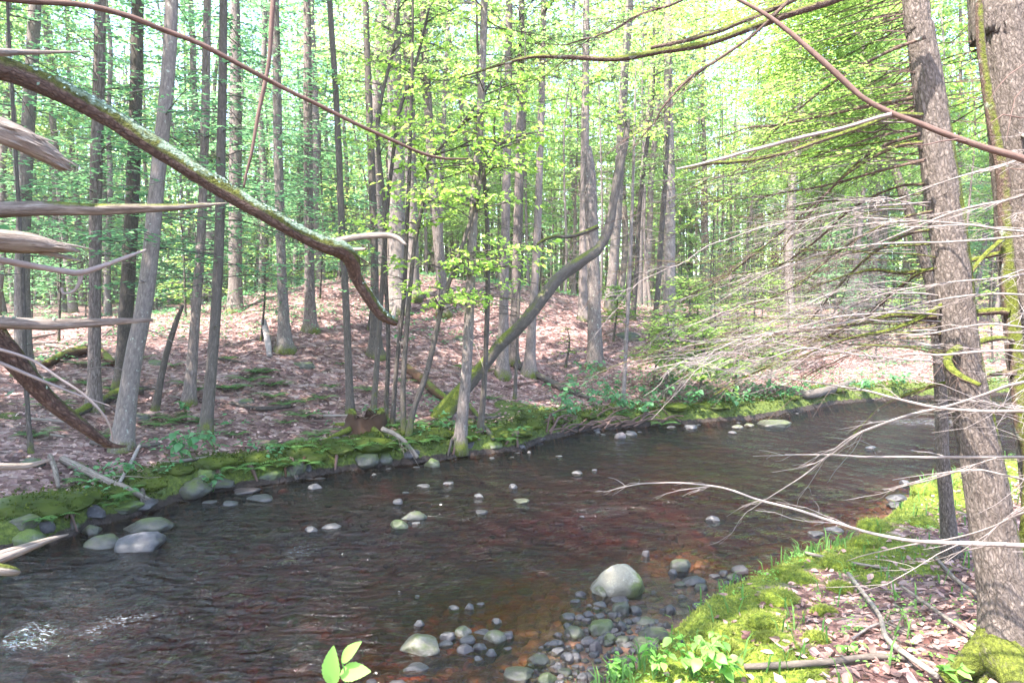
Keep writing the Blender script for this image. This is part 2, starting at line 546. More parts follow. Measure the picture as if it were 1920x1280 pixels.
# ------------------------------------------------------------------ the lie of the land
_far_px = [(0, 1035), (90, 1015), (160, 985), (250, 962), (330, 935), (420, 915), (520, 903), (600, 887), (700, 873), (800, 862), (880, 852),
           (970, 842), (1000, 828), (1090, 806), (1180, 799), (1300, 791), (1400, 785), (1500, 768), (1560, 756), (1700, 746), (1920, 738)]
_near_px = [(1120, 1300), (1190, 1255), (1250, 1205), (1290, 1165), (1330, 1120), (1365, 1090), (1430, 1060), (1500, 1030), (1600, 1000), (1680, 960),
            (1720, 920), (1760, 885), (1850, 862), (1920, 847)]
FAR = np.array([(-40, -14), (-25, -8), (-13, 0), (-8, 4.2)] + [tuple(at_z(x, y, 0)[:2]) for x, y in _far_px] + [(23, 22), (45, 27)])
NEAR = np.array([(-36, -26), (-18, -13), (-8, -3.5), (-3.5, .6), (-1.2, 2.4), (-.2, 3.2)] + [tuple(at_z(x, y, .3)[:2] + np.array([-.14, .1])) for x, y in _near_px] + [(14, 13.2), (24, 17), (45, 21)])


def seg_dist(x, y, L):
    x = np.asarray(x, float).ravel(); y = np.asarray(y, float).ravel()
    best = np.full(len(x), 1e9); side = np.zeros(len(x))
    for a, b in zip(L[:-1], L[1:]):
        ab = b - a
        t = np.clip(((x - a[0]) * ab[0] + (y - a[1]) * ab[1]) / (ab @ ab), 0, 1)
        dx = x - a[0] - t * ab[0]; dy = y - a[1] - t * ab[1]
        d = np.hypot(dx, dy)
        m = d < best - 1e-9
        cr = ab[0] * (y - a[1]) - ab[1] * (x - a[0])
        best = np.where(m, d, best)
        side = np.where(m, np.sign(cr), side)
    return best * np.where(side == 0, 1, side)


def bank_far(x, y):
    """metres beyond the far water's edge (negative: towards the stream)"""
    return seg_dist(x, y, FAR)


def bank_near(x, y):
    """metres from the near water's edge towards the photographer"""
    return -seg_dist(x, y, NEAR)


MOUND = at(800, 560, 23.0)


def height(x, y, fine=True):
    x = np.asarray(x, float).ravel(); y = np.asarray(y, float).ravel()
    df = bank_far(x, y); dn = bank_near(x, y)
    # bed
    w = np.minimum(-df, -dn)
    bed = -.05 - .42 * sstep(0, 2.2, np.minimum(-df * 5, -dn * np.where(x > 2.0, 2.2, .8))) + .05 * n2(x, y, .9, 3, 3.1)
    # shallow stony bar at the near edge
    bx, by = at_z(1050, 1190, 0)[:2]
    bar = np.exp(-((x - bx) / 1.0) ** 2 - ((y - by) / .65) ** 2)
    bed = bed + .07 * bar
    # far bank: a short undercut step, then a slope up to a knoll
    lum = n2(x, y, 1.6, 3, 7.7)
    step = .25 + .11 * n2(x, y, .55, 2, 1.0) + .07 * lum
    hf = step * sstep(-.12, .10, df) + .035 * np.clip(df, 0, 6)
    rise = .155 * np.clip(df - .8, 0, 9) + .03 * np.clip(df - 9.8, 0, 30) * (df < 400)
    rise = np.minimum(rise, 2.05)
    rightlow = sstep(9.5, 14, x) * sstep(40, 20, y)
    leftlow = sstep(-4.5, -12, x)
    hf = hf + rise * (1 - .62 * rightlow) * (1 - .25 * leftlow)
    hf = hf + 1.35 * np.exp(-((x - MOUND[0]) / 7.5) ** 2 - ((y - MOUND[1]) / 6.5) ** 2) * sstep(1, 8, df)
    hf = hf + (.28 * n2(x, y, .22, 3, 2.2) + .11 * n2(x, y, .8, 4, 4.2)) * sstep(.5, 3, df)
    # near bank
    hn = (.26 + .06 * lum) * sstep(-.12, .22, dn) + .42 * sstep(.2, 3.2, dn) + .05 * np.clip(dn - 3, 0, 30)
    hn = hn + (.05 * n2(x, y, .8, 3, 9.1)) * sstep(.2, 1, dn)
    z = np.where(df > -.12, np.maximum(hf, bed), np.where(dn > -.12, np.maximum(hn, bed), bed))
    if fine:
        z = z + .018 * n2(x, y, 5.0, 2, 5.5) * ((df > 0) | (dn > 0))
    return z


def ground(x, y):
    return float(height([x], [y])[0])


def on_ground(px, py, lo=3.0, hi=110.0):
    """where the sight line through this point of the photograph meets the land"""
    t = lo * (hi / lo) ** np.linspace(0, 1, 900)
    P = CAM + t[:, None] * ray(px, py)[None]
    g = height(P[:, 0], P[:, 1])
    w = np.where(P[:, 2] < g)[0]
    k = w[0] if len(w) else len(t) - 1
    p = P[k].copy()
    p[2] = g[k]
    return p


def grid_axis(lo, hi, a, b, fine, grow=1.09):
    c = list(np.arange(a, b, fine))
    s, v = fine, b
    up = []
    while v < hi:
        up.append(v); s *= grow; v += s
    s, v = fine * grow, a - fine * grow
    dn = []
    while v > lo:
        dn.append(v); s *= grow; v -= s
    return np.array([lo] + dn[::-1] + c + up + [hi])


gx = grid_axis(-210, 210, -9.0, 13.0, .075)
gy = grid_axis(-60, 250, 2.4, 19.0, .075)
GX, GY = np.meshgrid(gx, gy)
GZ = height(GX.ravel(), GY.ravel())
GDF = bank_far(GX.ravel(), GY.ravel()); GDN = bank_near(GX.ravel(), GY.ravel())
GV = np.stack([GX.ravel(), GY.ravel(), GZ], 1)
nx = len(gx)
ii = (np.arange(len(gy) - 1)[:, None] * nx + np.arange(nx - 1)[None, :]).ravel()
GF = np.stack([ii, ii + 1, ii + nx + 1, ii + nx], 1)
fdf = GDF[GF].mean(1); fdn = GDN[GF].mean(1)
mossn = n2(GX.ravel(), GY.ravel(), .9, 4, 12.0)
# moss: thick along the far edge, in cushions along the near edge
g_moss_far = np.clip(1.15 * sstep(1.25, .15, GDF - .35 * mossn) + .55 * sstep(.25, .6, mossn) * sstep(9, 2, GDF) + .1, 0, 1.2)
g_moss_far = g_moss_far * (1 - .8 * np.exp(-((GX.ravel() - 2.0) / 1.0) ** 2 - ((GY.ravel() - 12.0) / 1.2) ** 2))
g_moss_near = np.clip(1.2 * sstep(1.6, .3, GDN - .7 * mossn) * sstep(-.6, .5, mossn + .35), 0, 1.15)


g_moss_far = g_moss_far * sstep(.03, .15, GZ)


def land(name, mask, moss, mat):
    f = GF[mask]
    use, inv = np.unique(f, return_inverse=True)
    mb = MB()
    mb.add(GV[use], inv.reshape(-1, 4), .3, moss[use])
    o = mb.build(name, mat)
    return tag(o, kind="structure")


far_m = (fdf > -.15)
near_m = (fdn > -.06) & ~far_m
far_hill = land("hillside", far_m, g_moss_far, M['floor_far'])
near_bank = land("stream_bank", near_m, g_moss_near, M['floor_near'])
bed = land("streambed", ~far_m & ~near_m, GZ * 0, M['bed'])

# ------------------------------------------------------------------ the water
wx = grid_axis(-45, 45, -7.0, 10.0, .06, 1.12)
wy = grid_axis(-20, 30, 2.8, 17.0, .06, 1.12)
WX, WY = np.meshgrid(wx, wy)
x, y = WX.ravel(), WY.ravel()
wdf, wdn = bank_far(x, y), bank_near(x, y)


def blob(px, py, sx, sy, amp):
    c = at_z(px, py, 0)
    s = c[1] / FPX
    return amp * np.exp(-((x - c[0]) / (sx * s)) ** 2 - ((y - c[1]) / (sy * s * c[1] / 2.5)) ** 2)


chop = .58 + .34 * n2(x, y, .5, 3, 6.0)
for b in [(150, 1170, 330, 85, .6), (680, 1030, 260, 60, .35), (1080, 990, 190, 35, .45), (1720, 805, 260, 50, .7), (620, 1000, 90, 30, .3), (300, 1060, 200, 40, .3),
          (1000, 1150, 330, 90, -.35), (1350, 900, 120, 30, -.2), (1500, 990, 120, 40, -.2), (800, 1250, 260, 60, -.15)]:
    chop = chop + blob(*b)
chop = np.clip(chop, .03, 1)
foam_glints = np.zeros_like(x)
for b in [(60, 1195, 42, 22, .56), (180, 1182, 26, 12, .5), (240, 1160, 60, 10, .35), (565, 1033, 26, 12, .5), (300, 1255, 70, 10, .3), (660, 1085, 60, 8, .28), (1760, 790, 160, 10, .32), (790, 1212, 30, 5, .45),
          (1450, 800, 60, 6, .35), (880, 980, 50, 6, .25)]:
    foam_glints = foam_glints + blob(*b)
foam_glints = np.minimum(.40 * foam_glints + .36 * chop ** 1.2, .46)  # foam patches, plus white glints painted wherever the water is choppy
fl = np.array([-.82, -.57]); cr = np.array([.57, -.82])
s1 = x * fl[0] + y * fl[1]; s2 = x * cr[0] + y * cr[1]
wz = .024 * fbm(np.stack([s1 * 2.8, s2 * 1.6, s1 * 0], 1), 3) + .018 * fbm(np.stack([s1 * 6.0, s2 * 3.6, s1 * 0 + 3], 1), 2)
wz = wz * (.25 + 1.1 * chop) * sstep(0, .4, np.minimum(-wdf, -wdn) + .2)
wz = wz + .05 * blob(60, 1185, 40, 22, 1.0) * (1 + .8 * n2(x, y, 9, 3)) - .03 * blob(95, 1215, 60, 20, 1.0)
depth = np.clip(wz - height(x, y, False), 0.0, 1)
WF = (np.arange(len(wy) - 1)[:, None] * len(wx) + np.arange(len(wx) - 1)[None, :]).ravel()
WF = np.stack([WF, WF + 1, WF + len(wx) + 1, WF + len(wx)], 1)
keep = (np.maximum(wdf, wdn)[WF] < .35).all(1)
use, inv = np.unique(WF[keep], return_inverse=True)
mb = MB()
mb.add(np.stack([x, y, wz], 1)[use], inv.reshape(-1, 4), chop[use], depth[use])
water = tag(mb.build("stream_water", M['water']), kind="structure")
at_ = water.data.attributes.new("foam_glints", 'FLOAT', 'POINT')
at_.data.foreach_set("value", foam_glints[use].astype(np.float32))

# ------------------------------------------------------------------ stones
from itertools import product


def ico(sub):
    t = (1 + 5 ** .5) / 2
    V = unit(np.array([(-1, t, 0), (1, t, 0), (-1, -t, 0), (1, -t, 0), (0, -1, t), (0, 1, t), (0, -1, -t), (0, 1, -t), (t, 0, -1), (t, 0, 1), (-t, 0, -1), (-t, 0, 1)], float))
    F = np.array([(0, 11, 5), (0, 5, 1), (0, 1, 7), (0, 7, 10), (0, 10, 11), (1, 5, 9), (5, 11, 4), (11, 10, 2), (10, 7, 6), (7, 1, 8), (3, 9, 4), (3, 4, 2), (3, 2, 6), (3, 6, 8), (3, 8, 9), (4, 9, 5), (2, 4, 11), (6, 2, 10), (8, 6, 7), (9, 8, 1)])
    for _ in range(sub):
        e = np.sort(np.concatenate([F[:, [0, 1]], F[:, [1, 2]], F[:, [2, 0]]]), 1)
        u, inv = np.unique(e, axis=0, return_inverse=True)
        inv = inv.ravel()
        mid = unit(V[u].mean(1)); n = len(V); k = len(F)
        a, b, c = inv[:k] + n, inv[k:2 * k] + n, inv[2 * k:] + n
        V = np.vstack([V, mid])
        F = np.concatenate([np.stack([F[:, 0], a, c], 1), np.stack([F[:, 1], b, a], 1), np.stack([F[:, 2], c, b], 1), np.stack([a, b, c], 1)])
    return V, F


def rock_shape(seed, sub=3, angular=.5, rough=.19):
    """unit stone: a ball cut by a few soft planes, then roughened"""
    r = np.random.default_rng(seed)
    V, F = ico(sub)
    d = np.ones(len(V)) * 1.0
    for _ in range(int(4 + 7 * angular)):
        n = unit(r.normal(size=3)); h = r.uniform(.62, .95) if angular > .3 else r.uniform(.8, .98)
        c = V @ n
        lim = h / np.maximum(c, .05)
        d = np.where((c > 0) & (lim < d), d * .04 + lim * .96, d)
    V = V * d[:, None]
    V = V * (1 + rough * fbm(V * 1.4 + seed * 3.7, 3) + .03 * fbm(V * 6 + seed, 2))[:, None]
    V = V / np.abs(V).max(0)
    return V, F


_rock_cache = {}


def rock_mesh(variant, mat, sub=3):
    key = (variant, mat, sub)
    if key not in _rock_cache:
        V, F = rock_shape(100 + variant, sub, (.95, .55, .8, .4, .95, .55, .85, .7)[variant % 8])
        mb = MB(); mb.add(V, F, .5, sstep(.0, .9, V[:, 2]))
        _rock_cache[key] = mb.mesh("stone", M[mat])
    return _rock_cache[key]


def stone(px, py, w, h, mat, variant, label, group=None, cat="stone", name="stone", rot=None, tilt=0.0, z=None, sink=.42, yaw_d=None):
    """a stone whose outline is centred at px and stands on py (its lower edge) in the photograph, w by h pixels"""
    p = at_z(px, py, 0.0) if z is None else at_z(px, py, z)
    g = ground(p[0], p[1])
    if z is None and g > .06:
        p = on_ground(px, py); g = p[2]
    zb = max(g, -.02) if z is None else z
    d = p[1] * cos(PITCH) + (CAM[2] - zb) * sin(PITCH)
    a = w / 2 / FPX * d
    hz = max(h / FPX * d * .98, .25 * a)
    hz *= .8
    b = a * RNG.uniform(.7, .95)
    hz = max(hz - b * (CAM[2] / max(p[1], 1)) * .6, .34 * a)
    o = bpy.data.objects.new(name, rock_mesh(variant, mat))
    c = hz / (2 - 2 * sink) * 1.0
    o.scale = (a, b, c)
    o.rotation_euler = (tilt, tilt * .6, RNG.uniform(-.35, .35) if rot is None else rot)
    o.location = (p[0], p[1] + b * .8, zb + hz - c)
    COL.objects.link(o)
    return tag(o, label, cat, group)


# the large and single ones
S = stone
o = S(1162, 1117, 104, 90, 'rock_pale', 5, "largest pale rounded boulder with green moss low on one side, in the shallows", cat="boulder", name="boulder", rot=.1)
o.data = o.data.copy()
_v = np.empty(len(o.data.vertices) * 3, np.float32); o.data.vertices.foreach_get("co", _v); _v = _v.reshape(-1, 3)
o.data.attributes["moss"].data.foreach_set("value", (np.clip(1.7 * _v[:, 0] - 1.4 * _v[:, 2] + .1, -1.4, 1) * 2.4).astype(np.float32))
S(1131, 1117, 38, 27, 'rock_pale', 3, "small pale egg-shaped stone leaning on the front of the largest boulder")
S(252, 1034, 102, 54, 'rock_grey', 4, "bare pinkish-grey wedge boulder at the far water's edge", cat="boulder", name="boulder", rot=.2)
S(185, 1026, 75, 36, 'rock_moss', 2, "flat greenish slab of rock leaning beside the bare grey wedge boulder", cat="boulder", name="boulder")
S(266, 996, 92, 40, 'rock_moss', 5, "long mossy boulder lying right behind the bare grey wedge boulder", cat="boulder", name="boulder")
S(165, 1000, 38, 28, 'rock_moss', 0, "small mossy pointed stone between the wedge boulder and the green round stones")
S(28, 992, 66, 34, 'rock_moss', 7, "mossy brown-green round boulder at the bank foot, upper of the left pair", cat="boulder", name="boulder")
S(35, 1028, 66, 44, 'rock_green', 3, "bright green mossy egg-shaped stone at the foot of the bank by the pointing dead stick", cat="boulder", name="boulder")
S(78, 1000, 34, 26, 'rock_dark', 1, "dark wet stone wedged between the green round stones and the bank")
S(785, 1226, 82, 56, 'rock_pale', 0, "broad angular pale stone with a mossy flank at the head of the stone row", cat="boulder", name="boulder", rot=.15)
S(345, 935, 80, 44, 'rock_moss', 5, "low mossy boulder jutting from the bank under the big-leaved plant", cat="boulder", name="boulder")
S(375, 905, 46, 26, 'rock_green', 1, "round mossy knob of rock topping the low bank boulder", cat="boulder", name="boulder")
S(498, 906, 54, 28, 'rock_green', 7, "squat bright mossy rock at the water's edge below the ferns", cat="boulder", name="boulder")
S(545, 893, 60, 40, 'rock_moss', 4, "blocky mossy ledge stone under the moss curtain of the far bank", cat="boulder", name="boulder")
S(810, 875, 34, 26, 'rock_green', 0, "bright yellow-green mossy stone standing alone at the far edge")
S(590, 919, 32, 20, 'rock_grey', 6, "dark blue-grey angular stone standing in water off the mossy ledge")
S(485, 938, 58, 15, 'rock_grey', 2, "flat grey slab stone awash under the far bank")
S(425, 948, 40, 18, 'rock_grey', 5, "low grey stone beside the mossy bank boulder")
S(455, 925, 54, 16, 'rock_pink', 7, "flat rosy stone at the far waterline before the bank hollow")
S(390, 945, 32, 14, 'rock_dark', 1, "small dark wet stone under the low mossy bank boulder")
S(774, 975, 50, 28, 'rock_moss', 5, "long mossy midstream stone, larger one of the touching pair")
S(745, 991, 38, 24, 'rock_green', 3, "round green mossy midstream stone, smaller one of the touching pair")
S(779, 983, 18, 12, 'rock_grey', 1, "little grey stone tucked against the long mossy midstream stone")
S(977, 945, 34, 18, 'rock_moss', 7, "lone green-topped stone in midstream nearest below the leaning tree")
S(795, 914, 34, 12, 'rock_grey', 2, "flat grey stone midstream below the yellow-green mossy stone")
S(840, 909, 24, 13, 'rock_grey', 1, "small round grey stone beside the flat midstream stone")
S(962, 916, 18, 15, 'rock_grey', 3, "tiny upright grey stone in midstream above the lone green-topped stone")
S(899, 933, 22, 14, 'rock_grey', 6, "slanted little grey stone left of the lone green-topped stone")
S(902, 963, 26, 14, 'rock_dark', 7, "low dark stone awash below the slanted little grey stone")
S(746, 944, 22, 18, 'rock_grey', 4, "pointed violet-grey stone above the touching mossy pair")
S(617, 991, 40, 18, 'rock_grey', 5, "elongated grey stone in the ripples, longer of the two side by side")
S(580, 998, 26, 18, 'rock_grey', 3, "round grey stone in the ripples, shorter of the two side by side")
S(1083, 889, 26, 12, 'rock_dark', 2, "flat dark stone alone in open smooth water")
S(1115, 882, 12, 8, 'rock_grey', 1, "tiny grey stone beside the flat dark stone in open water")
S(1338, 977, 32, 20, 'rock_grey', 0, "angular violet-grey stone in dark water under the pale twig ends")
S(1165, 822, 26, 20, 'rock_pink', 4, "upright rosy stone standing before the brush heap bank")
S(1185, 815, 26, 12, 'rock_grey', 2, "low grey stone right beside the upright rosy stone")
S(1048, 857, 16, 8, 'rock_grey', 7, "tiny stone just breaking the water off the mossy point")
S(1297, 803, 28, 14, 'rock_grey', 1, "round grey stone at the foot of the far mossy bank with broad leaves")
S(1260, 802, 22, 8, 'rock_dark', 2, "low dark stone left of the round grey far-bank stone")
S(1385, 801, 22, 10, 'rock_pale', 5, "small white stone among ripples under the far bank", rot=0)
S(1408, 799, 20, 9, 'rock_pale', 3, "smaller white stone just right of the white one under the far bank", rot=0)
S(1460, 801, 64, 22, 'rock_moss', 7, "mossy flat-topped rock islet under the far dark hollow", cat="boulder", name="boulder")
S(1375, 812, 20, 8, 'rock_pink', 2, "small flat rosy stone off the far mossy bank")
S(1636, 842, 26, 12, 'rock_dark', 5, "dark rounded stone in the far riffle between the bare branches")
S(1690, 940, 42, 18, 'rock_grey', 5, "flat grey stone against the near mossy bank, upstream end")
S(1682, 952, 30, 14, 'rock_dark', 1, "dark wet stone under the flat grey stone at the near bank")
S(1700, 908, 20, 14, 'rock_grey', 3, "small grey stone at the upstream tip of the near bank")
S(1535, 1003, 30, 14, 'rock_dark', 7, "dark stone half under the grassy lip of the near bank")
S(1570, 995, 42, 14, 'rock_grey', 2, "flat violet stone half under the mossy lip of the near bank")
S(1212, 1042, 16, 22, 'rock_pink', 1, "pale pink upright pebble standing alone behind the largest boulder")
S(1282, 1068, 46, 34, 'rock_moss', 4, "grey-green stone at the top of the curved row right of the largest boulder")
S(1303, 1094, 50, 24, 'rock_grey', 5, "smooth grey stone in the middle of the curved row")
S(1316, 1104, 28, 20, 'rock_moss', 1, "dark greenish stone at the lower end of the curved row")
S(1263, 1076, 18, 17, 'rock_grey', 3, "small round greenish-grey stone left of the curved row")
S(1342, 1081, 22, 12, 'rock_pink', 7, "small flat rosy stone between the curved row and the near bank")
S(1358, 1075, 20, 15, 'rock_grey', 1, "small round violet stone near the grassy bank edge")
S(1392, 1072, 38, 22, 'rock_pink', 4, "brown-violet blunt stone touching the grassy bank edge")
S(1381, 1088, 30, 22, 'rock_moss', 6, "dark olive stone under the brown-violet blunt stone")
S(1364, 1093, 18, 12, 'rock_grey', 5, "small shiny stone in front of the dark olive stone")
S(1256, 1146, 26, 24, 'rock_grey', 5, "light violet oblong stone standing on the red-brown shallows")
S(1243, 1146, 14, 16, 'rock_dark', 1, "small dark stone touching the light violet oblong stone")
S(1311, 1146, 22, 16, 'rock_grey', 2, "small wet stone with a white glint under the near bank")
S(1277, 1096, 26, 12, 'rock_moss', 2, "low brown stone barely covered right of the largest boulder", sink=.2)
S(1280, 1118, 18, 9, 'rock_pink', 3, "pale little stone just under water right of the largest boulder")
S(776, 1258, 62, 20, 'rock_dark', 2, "long dark flat slab lying aslant at the bottom of the shallows", rot=.5)
S(785, 1172, 22, 22, 'rock_grey', 5, "upright grey stone behind the broad angular pale stone")
S(850, 1142, 24, 14, 'rock_grey', 3, "first of the three wet pebbles in a short row in the shallows")
S(880, 1141, 20, 22, 'rock_grey', 0, "middle and tallest of the three wet pebbles in a short row")
S(901, 1133, 18, 12, 'rock_grey', 1, "last and smallest of the three wet pebbles in a short row")
S(931, 1169, 22, 18, 'rock_grey', 3, "single wet teardrop pebble behind the row of pale stones")
S(984, 1109, 32, 12, 'rock_dark', 5, "dark wet stone with a glint in the orange shallows")
S(870, 1191, 38, 30, 'rock_pale', 6, "blocky pale stone at the back of the stone row")
S(905, 1190, 44, 18, 'rock_pink', 2, "flat shining rosy stone behind the rounded pale pair")
S(929, 1204, 46, 32, 'rock_pale', 3, "round pale speckled stone, larger of the rounded pale pair")
S(950, 1197, 30, 26, 'rock_pink', 1, "round rosy stone, smaller of the rounded pale pair")
S(838, 1198, 34, 26, 'rock_grey', 1, "grey stone just right of the broad angular pale stone")
S(835, 1208, 34, 16, 'rock_grey', 2, "flat violet stone at the water right of the broad angular pale stone")
S(878, 1204, 36, 24, 'rock_grey', 4, "violet-grey stone in the middle of the stone row")
S(874, 1224, 38, 28, 'rock_pink', 6, "angular rosy stone at the front of the stone row")
S(898, 1217, 30, 24, 'rock_grey', 0, "angular grey stone right of the angular rosy stone")
S(920, 1230, 24, 28, 'rock_grey', 5, "upright greenish-grey stone at the right foot of the stone row")
S(896, 1238, 22, 16, 'rock_grey', 3, "small greenish stone at the lowest point of the stone row")
S(952, 1218, 18, 14, 'rock_grey', 7, "lone small stone right of the upright greenish-grey stone")
S(1066, 1160, 36, 22, 'rock_grey', 5, "smooth violet oval stone left of the cobble heap")
S(1079, 1196, 42, 32, 'rock_moss', 3, "dull olive round stone at the left top of the cobble heap")
S(1129, 1190, 58, 40, 'rock_green', 1, "mossy green dome-shaped stone, largest in the cobble heap", cat="boulder", name="boulder")
S(1165, 1148, 42, 34, 'rock_moss', 1, "grey-green round stone in front of the largest boulder")
S(1166, 1127, 40, 18, 'rock_grey', 4, "bluish stone tucked under the largest boulder")
S(1128, 1137, 32, 18, 'rock_grey', 2, "blue-grey stone below the small egg-shaped stone")
S(1079, 1130, 24, 16, 'rock_grey', 1, "shiny violet pebble out in the shallows left of the largest boulder")
S(1091, 1117, 26, 18, 'rock_pink', 6, "angular pebble with white glint left of the egg-shaped stone")
S(1105, 1137, 16, 14, 'rock_grey', 5, "tiny wet pebble between the shiny violet pebble and the blue-grey stone")
S(1212, 1170, 38, 20, 'rock_pale', 5, "pale flat-topped oval stone with white rim right of the mossy dome stone")
S(1165, 1182, 26, 28, 'rock_grey', 0, "brown-grey upright stone between the mossy dome and the pale oval stone")
S(1160, 1160, 22, 10, 'rock_pale', 2, "thin pale sliver of stone on the grey-green round stone's foot")
S(1232, 1207, 66, 40, 'rock_moss', 5, "broad green-topped stone against the near bank", cat="boulder", name="boulder")
S(1215, 1226, 56, 34, 'rock_moss', 7, "dark moss-flecked stone below the broad green-topped stone", cat="boulder", name="boulder")
S(1228, 1240, 34, 30, 'rock_dark', 0, "dark dry stone wedged at the bank below the moss-flecked stone")
S(1120, 1226, 30, 32, 'rock_pink', 6, "rosy standing stone at the centre of the cobble heap")
S(1105, 1210, 34, 24, 'rock_pink', 4, "rosy grey stone behind the standing stone of the heap")
S(1146, 1210, 26, 26, 'rock_green', 3, "small bright mossy stone right of the standing stone of the heap")
S(1168, 1215, 32, 26, 'rock_moss', 1, "olive stone right of the small bright mossy stone")
S(1066, 1238, 30, 24, 'rock_grey', 3, "smooth blue-grey egg stone low in the cobble heap")
S(1010, 1243, 46, 30, 'rock_moss', 5, "dull green oval stone at the lower left of the heap", cat="boulder", name="boulder")
S(975, 1275, 66, 38, 'rock_moss', 4, "large olive stone at the bottom edge of the heap", cat="boulder", name="boulder")
S(1030, 1282, 44, 34, 'rock_green', 6, "bright moss-topped stone at the bottom edge of the heap")
S(1060, 1263, 32, 20, 'rock_moss', 1, "brown-grey bean-shaped stone near the bottom of the heap")
S(1045, 1255, 34, 18, 'rock_pink', 2, "flat rosy violet slab stone near the bottom of the heap")
S(740, 1290, 50, 26, 'rock_pink', 5, "violet smooth stone cut off by the picture's lower edge, right of the seedling")
S(695, 1285, 30, 18, 'rock_pink', 3, "rosy pebble half hidden below the green seedling's leaves")

# cobbles between them, like as peas
placed = [(a, b) for a, b in []]
fillr = np.random.default_rng(21)
poly = [(985, 1250), (1020, 1205), (1060, 1175), (1110, 1142), (1190, 1145), (1255, 1172), (1215, 1245), (1120, 1275), (1000, 1290)]


def inside(px, py, poly):
    c = False
    for (x1, y1), (x2, y2) in zip(poly, poly[1:] + poly[:1]):
        if (y1 > py) != (y2 > py) and px < (x2 - x1) * (py - y1) / (y2 - y1) + x1:
            c = not c
    return c


k = 0
while k < 150:
    px, py = fillr.uniform(970, 1262), fillr.uniform(1135, 1292)
    if not inside(px, py, poly):
        continue
    w = fillr.uniform(11, 27)
    if any(abs(px - a) < (w + c) * .36 and abs(py - b) < (w + c) * .26 for a, b, c in placed):
        if fillr.random() < .97:
            continue
    placed.append((px, py, w))
    stone(px, py, w, w * fillr.uniform(.6, .9), fillr.choice(['rock_grey', 'rock_pink', 'rock_grey', 'rock_dark', 'rock_moss']), int(fillr.integers(8)),
          "small wet grey or rosy cobble in the heap at the near water's edge", "small cobbles of the heap")
    k += 1
for k in range(22):
    px, py = fillr.uniform(740, 1330), fillr.uniform(1090, 1270)
    stone(px, py, fillr.uniform(8, 16), fillr.uniform(5, 9), fillr.choice(['rock_dark', 'rock_pink', 'rock_dark']), int(fillr.integers(8)),
          "little wet pebble poking out of the reddish shallows", "pebbles in the shallows")
for k in range(34):
    t = fillr.uniform(0, 1)
    px = 320 + t * 1180
    py = np.interp(px, [p[0] for p in _far_px], [p[1] for p in _far_px]) + fillr.uniform(2, 26) * (1.1 - .8 * t)
    stone(px, py, fillr.uniform(9, 26) * (1.1 - .5 * t), fillr.uniform(5, 10) * (1.1 - .5 * t), fillr.choice(['rock_grey', 'rock_dark', 'rock_dark']), int(fillr.integers(8)),
          "small stone at the waterline of the far bank", "small stones along the far waterline")
for k in range(5):
    px = fillr.uniform(560, 1560); py = fillr.uniform(850, 1010)
    if bank_far(*at_z(px, py, 0)[:2])[0] > -.5 or bank_near(*at_z(px, py, 0)[:2])[0] > -.5:
        continue
    stone(px, py, fillr.uniform(9, 20), fillr.uniform(4, 8), fillr.choice(['rock_dark', 'rock_dark', 'rock_grey']), int(fillr.integers(8)),
          "small dark stone just breaking the surface in midstream", "small stones in midstream")

# stones of the bed, seen through the water: past counting
mb = MB()
r = np.random.default_rng(5)
V0 = [rock_shape(300 + i, 1, .6, .2) for i in range(8)]
n = 0
bx_, by_ = r.uniform(-100, 1750, 5200), r.uniform(870, 1420, 5200)
BP = np.array([at_z(a, b, -.1) for a, b in zip(bx_, by_)])
BP = BP[(bank_far(BP[:, 0], BP[:, 1]) < -.1) & (bank_near(BP[:, 0], BP[:, 1]) < .02)]
BZ = height(BP[:, 0], BP[:, 1])
for p, z in zip(BP, BZ):
    s = r.uniform(.035, .10) * (1.3 if r.random() < .12 else 1)
    V, F = V0[r.integers(8)]
    a = r.uniform(0, 2 * pi)
    R = np.array([[cos(a), -sin(a), 0], [sin(a), cos(a), 0], [0, 0, 1]])
    mb.add((V * [s, s * r.uniform(.6, 1), s * r.uniform(.35, .6)]) @ R.T + [p[0], p[1], min(z + s * .12, -.03 - s * .35)], F, r.uniform(0, 1), .3)
bs = mb.build("streambed_stones", bed_mat("bed_stones", 1.2))
tag(bs, "brown stones of the stream bed seen through the tea-coloured water", "stones", kind="stuff")
# ------------------------------------------------------------------ trees
def bark_disp(amp, freq=9.0, seed=0.0):
    def f(P, D, th):
        n, s = len(P), len(th)
        L = np.concatenate([[0], np.cumsum(np.linalg.norm(np.diff(P, axis=0), axis=1))])
        q = np.stack([np.repeat(L * freq * .45, s), np.tile(np.cos(th) * freq * .33, n), np.tile(np.sin(th) * freq * .33, n)], 1) + seed
        return (amp * fbm(q, 3)).reshape(n, s)
    return f


def trunk_moss(base_z, hgt=.7, amt=1.0, side=None, seed=0.0):
    """moss on the foot of a trunk, and on one side of it"""
    def f(V, D):
        m = amt * np.exp(-np.maximum(V[:, 2] - base_z, 0) / hgt)
        if side is not None:
            m = m + side[3] * np.clip(D @ np.array(side[:3]), 0, 1) ** 1.5 * (1.1 + .6 * fbm(V * 2.2 + seed, 2))
        return np.clip(m, 0, 1.2)
    return f


def top_moss(amt, seed=0.0, lo=-.1):
    def f(V, D):
        return np.clip(1.3 * amt * sstep(lo, .7, D[:, 2]) * (.75 + .8 * fbm(V * 3.0 + seed, 3)), 0, 1.2)
    return f


